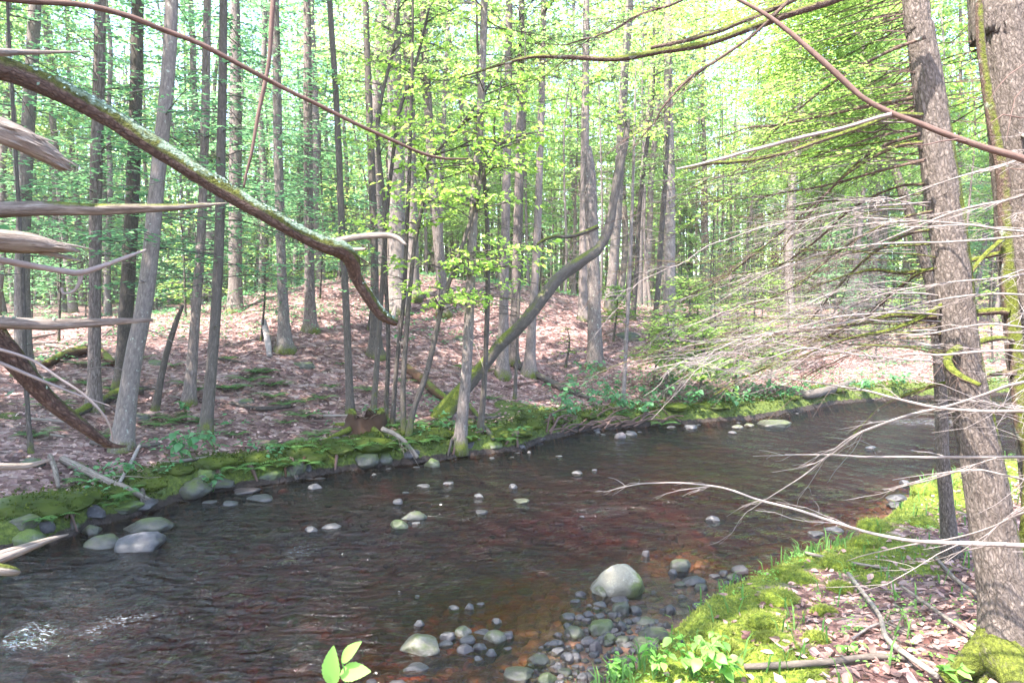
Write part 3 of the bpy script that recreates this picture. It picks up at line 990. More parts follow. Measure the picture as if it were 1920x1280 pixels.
def stubs(mb, path, rng, count, z0, z1, lmin, lmax, mi=0, r=.008, droop=.25):
    """thin bare side branches standing off a trunk"""
    P = np.asarray(path)
    for _ in range(count):
        z = rng.uniform(z0, z1)
        if z > P[-1, 2]:
            continue
        c = np.array([np.interp(z, P[:, 2], P[:, 0]), np.interp(z, P[:, 2], P[:, 1]), z])
        a = rng.uniform(0, 2 * pi); l = rng.uniform(lmin, lmax); e = rng.uniform(-.3, .45)
        t = np.linspace(0, 1, 5)[:, None]
        d = np.array([cos(a), sin(a), e])
        pts = c + t * l * d + np.array([0, 0, -droop * l]) * t ** 2 + rng.normal(0, .035 * l, (5, 3)) * t
        rr = np.linspace(r * rng.uniform(.8, 1.5), r * .3, 5)
        tube(mb, pts, rr, 3, rng.uniform(0, 1), rng.uniform(0, .6), mi, cap=False)
        for _ in range(rng.integers(0, 4)):
            k = rng.integers(1, 4); a2 = a + rng.choice([-1, 1]) * rng.uniform(.4, 1.0); l2 = l * rng.uniform(.2, .45)
            q = pts[k] + np.linspace(0, 1, 3)[:, None] * l2 * np.array([cos(a2), sin(a2), rng.uniform(-.4, .3)])
            tube(mb, q, np.linspace(r * .5, r * .25, 3), 3, rng.uniform(0, 1), 0, mi, cap=False)


def sprays(mb, start, d, L, rng, leaf=.055, step=.05, mi_l=1, mi_w=0, r=.010, droop=.35, rise=.1, width=.40, thin=1.0, bare=.15, wr=.41):
    """one hemlock bough: a drooping axis with flat side shoots set with needle clusters"""
    d = unit(np.array([d[0], d[1], 0.0])); side = np.array([-d[1], d[0], 0.0])
    t = np.linspace(0, 1, 6)[:, None]
    ax = start + t * L * d + np.array([0, 0, 1.0]) * (rise * L * t - droop * L * t ** 2)
    tube(mb, ax, np.linspace(r, r * .25, 6), 3, rng.uniform(0, 1), .2, mi_w, cap=False)
    nb = max(4, int(L * (1 - bare) / (step * 2.1) * thin))
    tt = np.repeat(np.linspace(bare, .98, nb), 2) + rng.uniform(-.02, .02, nb * 2)
    tt = np.clip(tt, 0, 1)
    sg = np.tile([1.0, -1.0], nb)
    ll = (width * L * np.clip(1.05 - tt, .08, 1) ** .75 * rng.uniform(.55, 1.15, nb * 2)) * sstep(0, .25, tt + .05)
    ok = ll > step
    tt, sg, ll = tt[ok], sg[ok], ll[ok]
    c = start + tt[:, None] * L * d + np.array([0, 0, 1.0]) * (rise * L * tt - droop * L * tt ** 2)[:, None]
    bd = unit(d[None] * rng.uniform(.5, .9, len(tt))[:, None] + sg[:, None] * side[None] + np.array([0, 0, 1.0]) * rng.uniform(-.35, .05, len(tt))[:, None])
    k = np.maximum((ll / step).astype(int), 1)
    idx = np.repeat(np.arange(len(tt)), k)
    s = np.concatenate([np.arange(q) for q in k]) * step + rng.uniform(0, step, len(idx))
    base = c[idx] + bd[idx] * s[:, None] - np.array([0, 0, .25]) * (s ** 2)[:, None] / np.maximum(ll[idx], .1)[:, None] * .6
    sgn = rng.choice([-1.0, 1.0], len(idx))
    ld = unit(bd[idx] + sgn[:, None] * np.cross(bd[idx], [0, 0, 1.0]) * rng.uniform(.3, 1.0, len(idx))[:, None] + rng.normal(0, .12, (len(idx), 3)))
    nr = unit(np.array([0, 0, 1.0]) + rng.normal(0, .35, (len(idx), 3)))
    diamonds(mb, base, ld, nr, leaf * rng.uniform(.7, 1.3, len(idx)), leaf * wr * rng.uniform(.78, 1.22, len(idx)),
             np.clip(rng.uniform(0, 1) * .5 + rng.uniform(0, .5, len(idx)), 0, 1), mi_l)


def hemlock_crown(mb, path, z0, z1, boughs, rng, lmax=2.6, leaf=.085, step=.075, sector=None, shape=None, thin=1.0, width=.4, wr=.62):
    P = np.asarray(path)
    for _ in range(boughs):
        z = rng.uniform(z0, z1)
        c = np.array([np.interp(z, P[:, 2], P[:, 0]), np.interp(z, P[:, 2], P[:, 1]), z])
        q = (z - z0) / max(z1 - z0, .1)
        L = lmax * rng.uniform(.45, 1.0) * (1 - .55 * q if shape is None else shape(q))
        a = rng.uniform(0, 2 * pi) if sector is None else rng.uniform(*sector)
        sprays(mb, c, (cos(a), sin(a)), L, rng, leaf, step, droop=rng.uniform(.12, .4), rise=rng.uniform(-.05, .3), thin=thin, width=width, wr=wr)


def leaf_layers(mb, path, z0, z1, boughs, rng, lmax=2.2, leaf=.10, per=34, mi_l=1, mi_w=0, sector=None, rise=.35):
    """broad-leaved crown: thin limbs that carry near-level layers of leaves"""
    P = np.asarray(path)
    for _ in range(boughs):
        z = rng.uniform(z0, z1)
        c = np.array([np.interp(z, P[:, 2], P[:, 0]), np.interp(z, P[:, 2], P[:, 1]), z])
        a = rng.uniform(0, 2 * pi) if sector is None else rng.uniform(*sector)
        L = lmax * rng.uniform(.5, 1)
        d = np.array([cos(a), sin(a), 0]); rs = rise * rng.uniform(.3, 1.3)
        t = np.linspace(0, 1, 5)[:, None]
        ax = c + t * L * d + np.array([0, 0, 1.0]) * (rs * L * (t - .45 * t ** 2)) + rng.normal(0, .03 * L, (5, 3)) * t
        tube(mb, ax, np.linspace(.014, .004, 5), 3, rng.uniform(0, 1), .1, mi_w, cap=False)
        n = max(6, int(per * L)); q = max(2, n // 7)
        uc = rng.uniform(.15, 1.02, q)
        cc = np.stack([np.interp(uc, t[:, 0], ax[:, i]) for i in range(3)], 1) + rng.normal(0, 1, (q, 3)) * np.array([.24, .24, .06]) * (L * .75)
        for j in range(q):
            k0 = int(uc[j] * 4 * .8)
            tube(mb, np.stack([ax[k0], (ax[k0] + cc[j]) / 2 + rng.normal(0, .03, 3), cc[j]]), [.005, .0035, .002], 3, .3, 0, mi_w, cap=False)
        g = rng.integers(0, q, n)
        b = cc[g] + rng.normal(0, 1, (n, 3)) * np.array([1, 1, .3]) * leaf * rng.uniform(.5, 1.5, q)[g][:, None]
        ang = a + rng.normal(0, 1.0, n)
        ld = np.stack([np.cos(ang), np.sin(ang), rng.uniform(-.6, .15, n)], 1)
        nr = unit(np.array([0, 0, 1.0]) + rng.normal(0, .45, (n, 3)))
        leaves6(mb, b, ld, nr, leaf * rng.uniform(.45, 1.35, n), leaf * rng.uniform(.45, .9, n), np.clip(rng.uniform(0, .6) + rng.uniform(0, .4, n), 0, 1), mi_l)


def px_path(pts, depth, base=None, lean=0.0, top=None):
    """trace of a trunk (x, y, width) in the photograph, foot first, stood up at its own distance"""
    out = []
    for i, (x, y, w) in enumerate(pts):
        d = depth + lean * i
        p = at(x, y, d)
        out.append((*p, w * .88 / 2 / FPX * d))
    out = np.array(out)
    if base is not None:
        out[0, :3] = base
    if top is not None and out[-1, 2] < top:
        v = (out[-1, :3] - out[-2, :3]) / max(out[-1, 2] - out[-2, 2], .01)
        dz = top - out[-1, 2]
        out = np.vstack([out, [*(out[-1, :3] + v * dz * .5 * [.7, .7, 1]), out[-1, 3] * .75], [*(out[-1, :3] + v * dz * [.5, .5, 1]), out[-1, 3] * .3]])
    return out


def make_trunk(root, path, bark, sides=14, rings=60, flare=.5, amp=.10, moss_h=.35, moss_a=.62, side=None, seed=0, stub=0, stub_z=None, stub_l=(.4, 1.3), name="trunk", sink=.15):
    P = spline(path, rings)
    z0 = P[0, 2]
    h = P[:, 2] - z0
    P[:, 3] *= 1 + flare * np.exp(-np.maximum(h, 0) / .22)
    P = np.vstack([[P[0, 0], P[0, 1], z0 - sink, P[0, 3] * 1.15], P])
    mb = MB()
    tube(mb, P[:, :3], P[:, 3], sides, 0.0 + (seed % 7) / 9, 0, 0, True, bark_disp(amp, 10, seed * 3.1), trunk_moss(z0, moss_h, moss_a, side, seed))
    if stub:
        rng = np.random.default_rng(1000 + seed)
        zz = stub_z or (z0 + 1.0, z0 + 6)
        stubs(mb, P, rng, stub, zz[0], zz[1], *stub_l)
    return mb.build(name, [M[bark]], root), P


def traced_tree(name, label, pts, bark, top=13, cat="tree", crown=None, cz=None, boughs=26, lmax=2.2, lean=0.0, base=None, group=None, depth=None, seed=None, **kw):
    """a tree of the far bank, its trunk stood where its foot is seen"""
    b = on_ground(pts[0][0], pts[0][1]) if base is None else np.asarray(base, float)
    d = depth or (b[1] * cos(PITCH) + (CAM[2] - b[2]) * sin(PITCH))
    seed = seed if seed is not None else int(pts[0][0]) % 997
    root = thing(name, label, cat, b, group)
    path = px_path(pts, d, b, lean, top)
    kw.setdefault('stub', 16)
    tr, P = make_trunk(root, path, bark, seed=seed, **kw)
    if crown:
        rng = np.random.default_rng(seed + 5)
        mb = MB()
        z0, z1 = cz or (b[2] + 2.3, min(top or P[-1, 2], P[-1, 2]))
        z1 = min(z1, 2.5 + .36 * d + 2.2)
        z0 = min(z0, z1 - 3)
        if crown.startswith('hemlock'):
            hemlock_crown(mb, P, z0, z1, boughs, rng, lmax)
            mb.build("crown", [M['dark_bark'], M[crown]], root, smooth=False)
        else:
            leaf_layers(mb, P, z0, z1, boughs, rng, lmax)
            mb.build("crown", [M['dark_bark'], M[crown]], root, smooth=False)
    if (top or 0) >= 12:
        tall.append((root, P))
    return root, P


tall = []
H, HL, MP, BE = 'hemlock', 'hemlock_lit', 'maple', 'beech'
T = traced_tree
T("hemlock_tree", "wide grey-brown trunk nearest the picture's left edge, behind the bare broken branches", [(45, 705, 34), (42, 500, 28), (52, 250, 26), (66, 0, 24)], 'grey_bark', crown=H, boughs=64, lmax=2.4)
T("slim_tree", "thin mossy stem at the far left on the bank top, behind the mossy twisted bough", [(58, 850, 9), (48, 700, 9), (42, 500, 8), (30, 300, 7)], 'dark_bark', top=9, crown=H, boughs=12, lmax=1.2, stub=8)
T("hemlock_tree", "straight speckled trunk behind the long pointed dead branches, left of the leaning trunk", [(176, 770, 27), (178, 560, 24), (180, 350, 24), (187, 60, 22)], 'hemlock_bark', crown=H, boughs=64, lmax=2.3, stub=26)
T("hemlock_tree", "upright dark trunk standing just behind the pale leaning trunk", [(228, 735, 30), (240, 520, 28), (252, 280, 26), (258, 0, 24)], 'dark_bark', crown=H, boughs=64, lmax=2.3, stub=22, moss_h=1.0)
T("leaning_tree", "smooth pale trunk leaning right with a flared foot near the left bank", [(228, 845, 44), (246, 700, 36), (275, 540, 33), (294, 350, 30), (314, 150, 28), (322, 0, 26)], 'grey_bark', crown=H, boughs=22, lmax=2.0, stub=8, amp=.06, flare=.25)
T("dead_tree", "slanting broken-off dead stem between the pale leaning trunk and the dark mossy-footed trunk", [(291, 768, 13), (308, 680, 12), (328, 610, 11), (343, 572, 6)], 'dark_bark', top=None, stub=0, cat="dead tree")
T("hemlock_tree", "slender brown trunk with roots spread, standing left of the dark mossy-footed trunk", [(354, 758, 24), (366, 600, 20), (378, 420, 18), (385, 200, 17)], 'hemlock_bark', crown=H, boughs=46, lmax=1.9, stub=30)
T("hemlock_tree", "dark trunk with a yellow-green mossy foot above the big-leaved plant", [(384, 822, 25), (400, 650, 22), (410, 480, 20), (414, 300, 19), (418, 100, 17)], 'dark_bark', crown=H, boughs=56, lmax=2.0, stub=26, moss_h=.9)
T("hemlock_tree", "broad grey trunk on the slope well behind the dark mossy-footed trunk", [(441, 585, 28), (441, 400, 26), (442, 200, 24)], 'grey_bark', crown=H, boughs=64, lmax=2.6)
T("hemlock_tree", "grey trunk with moss-grown spreading foot beside the white birch fragment", [(534, 655, 26), (528, 500, 20), (522, 300, 19), (518, 100, 17)], 'grey_bark', crown=H, boughs=56, lmax=2.3, stub=26, flare=.8)
T("hemlock_tree", "mossy-footed trunk rising behind the middle of the long lichened limb", [(582, 620, 24), (580, 480, 20), (578, 300, 19), (576, 60, 17)], 'hemlock_bark', crown=H, boughs=50, lmax=2.2, stub=26, flare=.8)
T("slim_tree", "straight dark stem right behind the rotten stump", [(657, 775, 16), (650, 600, 15), (640, 400, 14), (630, 180, 13), (618, 0, 12)], 'dark_bark', crown=H, boughs=46, lmax=1.7, stub=22, moss_h=.4)
T("hemlock_tree", "trunk with mossy spreading foot on a hump, behind the lichened limb's drooping tip", [(704, 668, 26), (703, 560, 18), (700, 400, 16), (692, 200, 15)], 'dark_bark', crown=H, boughs=40, lmax=1.9, stub=26, flare=.9)
T("tall_hemlock", "thickest grey trunk left of centre on the knoll, with mauve scaly bark", [(746, 585, 40), (745, 450, 35), (742, 280, 33), (738, 60, 30)], 'grey_bark', crown=BE, boughs=34, lmax=3.0, stub=24, cz=(8.5, 15), top=16)
T("tall_hemlock", "grey trunk close behind the thickest grey trunk on the knoll", [(775, 560, 28), (772, 400, 25), (768, 200, 23)], 'grey_bark', crown=BE, boughs=28, lmax=3.0, stub=24, cz=(9, 16), top=17)
T("tall_hemlock", "grey trunk leaning slightly left in the gap right of the thick pair on the knoll", [(833, 590, 25), (824, 480, 22), (812, 350, 20), (800, 150, 18)], 'grey_bark', crown=BE, boughs=26, lmax=2.8, stub=20, cz=(8, 15), top=16)
T("grey_tree", "smooth pale grey trunk standing in front of the foot of the crooked leaning tree", [(862, 838, 26), (874, 700, 23), (881, 560, 21), (886, 430, 20), (898, 260, 18), (905, 100, 16)], 'grey_bark', crown=MP, boughs=20, lmax=1.8, stub=5, amp=.05, flare=.35, cz=(6.5, 11), top=12)
T("slim_hemlock", "thin dark stem with bare ladder-like side twigs just right of the smooth pale trunk", [(900, 812, 13), (909, 700, 11), (914, 560, 11), (914, 430, 10), (903, 260, 8)], 'dark_bark', crown=H, boughs=12, lmax=1.2, stub=40, stub_l=(.4, 1.0), top=8, cz=(5, 8))
T("tall_hemlock", "left one of the two brown trunks behind the crooked leaning tree, moss on its roots", [(942, 706, 25), (945, 560, 20), (948, 420, 19), (952, 200, 17)], 'hemlock_bark', crown=BE, boughs=24, lmax=2.5, stub=26, flare=.6, cz=(7.5, 14), top=15)
T("tall_hemlock", "right one of the two brown trunks behind the crooked leaning tree", [(962, 682, 22), (966, 560, 18), (970, 420, 17), (975, 200, 15)], 'hemlock_bark', crown=BE, boughs=22, lmax=2.5, stub=26, cz=(8, 14), top=15)
T("tall_hemlock", "dark-footed trunk on the slope under the crook of the leaning tree", [(992, 702, 24), (998, 600, 18), (1006, 470, 16), (1012, 300, 15)], 'hemlock_bark', crown=BE, boughs=20, lmax=2.4, stub=24, flare=.7, cz=(7.5, 14), top=14)
T("slim_tree", "very thin stem rising from the slope just left of the broad-leaved shrubs", [(965, 748, 7), (970, 640, 6), (975, 500, 6), (980, 350, 5)], 'dark_bark', crown=None, stub=16, top=8)
tb, tp = T("broken_hemlock", "thick grey trunk with a snapped forked top behind the crooked tree's elbow", [(1116, 690, 34), (1114, 560, 28), (1110, 430, 27), (1106, 330, 26), (1103, 275, 13)], 'grey_bark', top=None, stub=40, stub_l=(.3, 1.0), stub_z=(2.5, 6.5), flare=.4)
T("tall_hemlock", "trunk crowding close behind the snapped grey trunk", [(1094, 600, 22), (1094, 480, 19), (1096, 330, 18), (1098, 150, 16)], 'hemlock_bark', crown=BE, boughs=24, lmax=2.8, stub=24, cz=(8.5, 15), top=16)
T("tall_hemlock", "tall lilac-grey trunk at the right shoulder of the knoll, with a dark bough stub ladder", [(1254, 625, 27), (1256, 480, 23), (1256, 330, 22), (1254, 230, 20)], 'grey_bark', crown=BE, boughs=26, lmax=2.8, stub=50, stub_l=(.3, .9), stub_z=(2, 7), cz=(7.5, 14), top=15)
T("slim_tree", "thin stem leaning right in front of the lilac-grey trunk on the right shoulder", [(1222, 640, 13), (1232, 560, 11), (1240, 450, 10), (1248, 330, 9)], 'dark_bark', crown=BE, boughs=14, lmax=1.6, stub=20, top=10, cz=(5.5, 10))
T("slim_tree", "mossy thin stem between the snapped grey trunk and the lilac-grey trunk", [(1186, 600, 11), (1194, 500, 10), (1200, 380, 9), (1220, 220, 8)], 'dark_bark', crown=BE, boughs=16, lmax=1.7, stub=20, top=10, cz=(5.5, 10))
T("slim_tree", "bare grey pole-like stem standing in the broad-leaved shrubs by the water", [(1168, 765, 9), (1172, 680, 8), (1178, 560, 8), (1184, 420, 7)], 'grey_bark', crown=None, stub=14, top=7.5)
T("slim_tree", "straight thin stem behind the wavy dark saplings, left of the pale grey trunk", [(735, 800, 10), (746, 660, 9), (757, 560, 9), (764, 400, 9), (768, 300, 8)], 'dark_bark', crown=None, stub=10, top=8.5)

# the wavy saplings of the far bank, dark and thin
sap = [("wavy_sapling", "wavy dark sapling bending right as it climbs from the bank to the bright maple leaves", [(757, 815, 12), (756, 720, 11), (764, 600, 10), (776, 470, 9), (792, 385, 8), (803, 335, 7), (801, 305, 7), (835, 268, 6), (882, 212, 6), (906, 180, 5), (946, 108, 3)], 0),
       ("wavy_sapling", "wavy mossy sapling forked high up, right of the first wavy sapling", [(765, 822, 13), (775, 770, 12), (798, 705, 12), (812, 650, 11), (832, 560, 10), (860, 480, 9), (888, 395, 8), (905, 330, 8), (930, 277, 7), (975, 255, 5), (1030, 244, 3)], 1),
       ("wavy_sapling", "dark sapling curving up past the thickest grey trunk to the picture's top", [(700, 775, 12), (712, 600, 11), (722, 420, 10), (708, 260, 9), (716, 180, 8), (738, 90, 7), (748, 0, 6)], 2),
       ("wavy_sapling", "thin sapling with a zigzag top between the two thick grey trunks and the bright leaves", [(723, 790, 10), (728, 640, 9), (722, 460, 9), (736, 300, 8), (750, 205, 8), (772, 145, 7), (790, 80, 6), (806, 10, 5)], 3)]
for nm, lb, pts, i in sap:
    root, P = T(nm, lb, pts, 'dark_bark', top=None, stub=0, sides=8, rings=50, amp=.06, flare=.3, moss_h=1.2, seed=60 + i)
    rng = np.random.default_rng(70 + i)
    mb = MB()
    zt = P[-1, 2]
    leaf_layers(mb, P, zt - 3.0, zt + .05, (27, 26, 14, 14)[i], rng, lmax=(1.6, 1.6, 1.0, 1.0)[i], leaf=.095, per=54)
    mb.build("crown", [M['dark_bark'], M[MP]], root, smooth=False)
    if i == 1:
        d = P[0, 1]
        for q in [[(929, 280, 5), (927, 230, 4), (938, 165, 3), (940, 120, 2)]]:
            pp = px_path(q, (np.linalg.norm(P[0, :2] - CAM[:2]) * .998))
            pp = px_path(q, root.location[1] * cos(PITCH) + (CAM[2] - root.location[2]) * sin(PITCH))
            mb = MB(); tube(mb, spline(pp, 14)[:, :3], spline(pp, 14)[:, 3], 6, .2, .1); mb.build("branch", M['dark_bark'], root)

# the crooked leaning tree
b = on_ground(832, 782)
d = b[1] * cos(PITCH) + (CAM[2] - b[2]) * sin(PITCH)
root = thing("crooked_tree", "thick crooked tree leaning far right over the bank, elbowed upward, mossy", "tree", b)
pts = [(826, 782, 38), (850, 752, 34), (890, 705, 29), (935, 650, 25), (985, 600, 25), (1020, 555, 26), (1050, 520, 24), (1085, 492, 25), (1120, 468, 21), (1140, 430, 20), (1150, 380, 18), (1160, 320, 18), (1172, 265, 15), (1178, 225, 10)]
path = px_path(pts, d, None, .10)
tr, P = make_trunk(root, path, 'dark_bark', sides=20, rings=150, flare=0.2, amp=.24, moss_h=.9, moss_a=.6, side=(0, -.4, .9, .62), seed=33)
mb = MB(); pp = px_path([(1122, 424, 9), (1095, 436, 9), (1065, 444, 8), (1040, 443, 7), (1020, 450, 7), (1006, 459, 4)], d + .9)
tube(mb, spline(pp, 24)[:, :3], spline(pp, 24)[:, 3], 8, .3, 0, 0, True, bark_disp(.15, 10), top_moss(1.0, 3, -.6)); mb.build("branch", M['dark_bark'], root)
rng = np.random.default_rng(90); mb = MB()
leaf_layers(mb, P, P[-1, 2] - .25, P[-1, 2] + .1, 8, rng, lmax=1.5, leaf=.1, per=36)
mb.build("crown", [M['dark_bark'], M[MP]], root, smooth=False)

# low young hemlocks on the slope: level plates of foliage
young = [(1150, 640, 1.6, "young hemlock with level feathery plates in front of the snapped grey trunk", 1.2), (490, 640, 1.7, "young hemlock with level plates of bluish needles left of the white birch fragment", 1.5),
         (425, 455, 3.0, "young hemlock whose plates hang behind the dark mossy-footed trunk", 2.0), (690, 620, 1.2, "small young hemlock on the slope beside the mossy hump trunk", .8),
         (1060, 690, 1.0, "tiny young hemlock beside the broad-leaved shrubs on the slope", .7), (1225, 720, 1.5, "pale young hemlock above the broad-leaved shrubs at the waterside", 1.0),
         (110, 640, 2.6, "young hemlock in shade at the left behind the pointed lichened dead branch", 1.6), (600, 560, 2.5, "young hemlock on the slope crest behind the lichened limb's crook", 1.3),
         (1300, 680, 2.2, "bushy young hemlock left of the bare grey twig thicket", 1.4), (1010, 560, 2.6, "young hemlock on the knoll under the crooked tree's elbow", 1.2),
         (1395, 650, 3.2, "tallest young hemlock of the right bank, half veiled by bare twigs", 1.8), (1470, 690, 2.4, "young hemlock of the right bank behind the root-tangled log", 1.5), (1560, 640, 3.5, "young hemlock deep in the right bank's shade behind the twig thicket", 1.9),
         (1640, 680, 2.2, "young hemlock of the right bank nearest the slim spotted tree", 1.4), (1700, 650, 3.0, "young hemlock of the right bank seen just left of the stout trunk", 1.6), (1330, 610, 3.0, "young hemlock behind the bushy young hemlock of the right bank", 1.7),
         (1245, 752, 2.0, "bright young hemlock whose feathery boughs hang over the water right of the leafy patch", 1.5), (1310, 752, 1.8, "bright feathery young hemlock at the waterside, second from the leafy patch", 1.5), (1375, 745, 2.1, "bright feathery young hemlock at the waterside above the white stones", 1.5),
         (1440, 742, 1.7, "bright feathery young hemlock at the waterside above the mossy islet", 1.3), (1285, 690, 2.4, "bright feathery young hemlock standing back from the waterside row", 1.6),
         (60, 600, 3.2, "young hemlock far left in the shade behind the wide grey-brown trunk", 2.0), (330, 560, 3.2, "young hemlock behind the slanting dead stem", 2.0)]
for i, (px, py, hh, lb, lm) in enumerate(young):
    b = on_ground(px, py)
    rng = np.random.default_rng(400 + i)
    root = thing("young_hemlock", lb, "tree", b)
    path = np.array([[*b, .03], [b[0] + .1, b[1], b[2] + hh * .6, .02], [b[0] + .05, b[1] + .1, b[2] + hh, .006]])
    tr, P = make_trunk(root, path, 'dark_bark', sides=6, rings=14, flare=.2, seed=i)
    mb = MB()
    hemlock_crown(mb, P, b[2] + hh * .35, b[2] + hh, int((14 + 7 * hh) * (1.9 if 'feathery' in lb else 1)), rng, lmax=lm, leaf=.11 if 'feathery' in lb else .075, step=.055)
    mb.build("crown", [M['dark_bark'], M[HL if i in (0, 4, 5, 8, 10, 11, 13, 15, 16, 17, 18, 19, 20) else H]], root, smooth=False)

# ------------------------------------------------------------------ the wood behind: shared trunks and crowns
rng = np.random.default_rng(11)
trunk_meshes, crown_meshes = [], {'h': [], 'b': [], 't': []}
roofs = []
for v in range(9):
    rg = np.random.default_rng(500 + v)
    hgt = rg.uniform(17, 21)
    r0 = rg.uniform(.11, .19) if v < 6 else rg.uniform(.05, .08)
    z = np.linspace(0, hgt, 8)
    wob = np.cumsum(rg.normal(0, .12, (8, 2)), 0)
    path = np.stack([wob[:, 0], wob[:, 1], z, r0 * np.linspace(1, .35, 8)], 1)
    P = spline(path, 34); P[:, 3] *= 1 + .5 * np.exp(-P[:, 2] / .25)
    P[0, 2] -= .3
    mb = MB()
    tube(mb, P[:, :3], P[:, 3], 9, rg.uniform(0, .6), 0, 0, False, bark_disp(.08, 9, v), trunk_moss(0, .4, .8, None, v))
    stubs(mb, P, rg, 46, 1.2, 8.5, .4, 1.7, r=.011)
    trunk_meshes.append(mb.mesh("trunk", M[('grey_bark', 'grey_bark', 'hemlock_bark')[v % 3]]))
line = np.array([[0, 0, 0], [0, 0, 25.0]])
for v in range(5):
    rg = np.random.default_rng(600 + v)
    mb = MB(); hemlock_crown(mb, line, rg.uniform(1.2, 3.2), 17, 84, rg, lmax=3.1, leaf=.19, step=.13, wr=.7, shape=lambda q: 1 - .4 * q, width=.45)
    crown_meshes['h'].append(mb.mesh("crown", [M['dark_bark'], M[H]], False))
for v in range(4):
    rg = np.random.default_rng(700 + v)
    mb = MB(); leaf_layers(mb, line, rg.uniform(3.6, 6.5), 19, 66, rg, lmax=3.5, leaf=.18, per=30)
    crown_meshes['b'].append(mb.mesh("crown", [M['dark_bark'], M[BE]], False))
for v in range(3):
    rg = np.random.default_rng(800 + v)
    mb = MB(); leaf_layers(mb, line, rg.uniform(8, 10), 20, 34, rg, lmax=3.2, leaf=.2, per=24)
    crown_meshes['t'].append(mb.mesh("crown", [M['dark_bark'], M[MP]], False))


for root, P in tall:  # extra upper crowns on some trunks, added as canopy to shade the slope
    if rng.random() < .8:
        continue
    o = bpy.data.objects.new("crown", crown_meshes['t' if root["label"].startswith(("left one", "right one")) else 'b'][rng.integers(3)])
    k = np.argmin(abs(P[:, 2] - 9))
    o.location = (P[k, 0] - root.location[0], P[k, 1] - root.location[1], rng.uniform(3.0, 4.6))
    o.rotation_euler = (0, 0, rng.uniform(0, 6.28)); o.scale = (1, 1, .72)
    o.parent = root; COL.objects.link(o)


def wood_tree(x, y, label, group, kinds='hb', r=rng):
    z = ground(x, y)
    o = thing("forest_tree", label, "tree", (x, y, z), group)
    o.rotation_euler = (r.normal(0, .03 if r.random() < .85 else .13), r.normal(0, .03 if r.random() < .85 else .13), r.uniform(0, 2 * pi))
    s = r.uniform(.85, 1.15)
    o.scale = (s, s, s * r.uniform(.95, 1.1))
    t = bpy.data.objects.new("trunk", trunk_meshes[r.integers(9)])
    COL.objects.link(t); t.parent = o
    k = r.choice(list(kinds))
    if k != '-':
        c = bpy.data.objects.new("crown", crown_meshes[k][r.integers(len(crown_meshes[k]))])
        c.rotation_euler = (0, 0, r.uniform(0, 6.28))
        COL.objects.link(c); c.parent = o
    return o


spots = []
near_wood = []
WX_, WY_ = rng.uniform(-1, 1, 4000), rng.uniform(0, 1, 4000)
WD = 21 + 52 * WY_ ** .9
WXX = WX_ * WD * .86
WF_ = bank_far(WXX, WD)
for x, y, f in zip(WXX, WD, WF_):
    if len(spots) >= 235:
        break
    px = 960 + x / y * FPX
    if f < 6 or (px > 1300 and y < 24):
        continue
    if any((x - a) ** 2 + (y - b) ** 2 < (1.15 + .006 * y) ** 2 for a, b in spots):
        continue
    if y < 27 and 640 < px < 1300 and rng.random() < .7:
        continue
    spots.append((x, y))
    far = y > 42
    if px < 640:
        g = "far trees of the left wood" if far else "trees of the left wood behind the slope"
        lb = "slim hazy trunk deep in the green wood beyond the left slope" if far else "trunk of the shady hemlock wood behind the left slope"
        kinds = 'hhhb'
    elif px < 1300:
        g = "far trees behind the knoll" if far else "trees on and behind the knoll"
        lb = "slim pale mauve trunk in the crowded ranks far behind the knoll" if far else "bare mauve-grey trunk with dead twigs behind the knoll's crest"
        kinds = 'tbb-' if not far else 'bbth'
    else:
        g = "far trees of the right wood" if far else "trees across the stream behind the bare twigs"
        lb = "slim hazy trunk deep in the wood beyond the stream's bend" if far else "trunk across the stream seen through the bare twig thicket"
        kinds = 'hbtb'
    o = wood_tree(x, y, lb, g, kinds)
    if not far:
        near_wood.append((960 + x / y * FPX, o))

# the nearer ones are told apart by the large trunks they stand between
marks = [(-900, "picture's left edge"), (48, "wide left trunk"), (182, "speckled trunk"), (285, "leaning trunk"), (412, "mossy-footed trunk"), (525, "birch-fragment trunk"), (640, "stump's stem"), (742, "thickest trunk"), (885, "smooth trunk"), (968, "twin brown trunks"),
         (1106, "snapped trunk"), (1255, "lilac-grey trunk"), (1500, "twig thicket"), (1768, "spotted slim tree"), (1990, "right-edge trunk"), (3200, "picture's right edge")]
_num = "first second third fourth fifth sixth seventh eighth ninth tenth eleventh twelfth".split()
_cnt = "one two three four five six seven eight nine ten eleven twelve".split()
cells = {}
for px, o in near_wood:
    i = max(k for k, mk in enumerate(marks) if mk[0] <= px)
    cr = [c for c in o.children if c.name.startswith("crown")]
    kd = "bare" if not cr else ("needled" if cr[0].data in crown_meshes['h'] else "leafy")
    cells.setdefault((i, kd), []).append((px, o))
for (i, kd), L in cells.items():
    L.sort(key=lambda q: q[0])
    A, B = marks[i][1], marks[min(i + 1, len(marks) - 1)][1]
    for k, (px, o) in enumerate(L):
        if len(L) == 1:
            o["label"] = f"only {kd} forest trunk seen between {A} and {B}"
        else:
            o["label"] = f"{_num[k]} from left of {_cnt[len(L) - 1]} {kd} trunks between {A} and {B}"

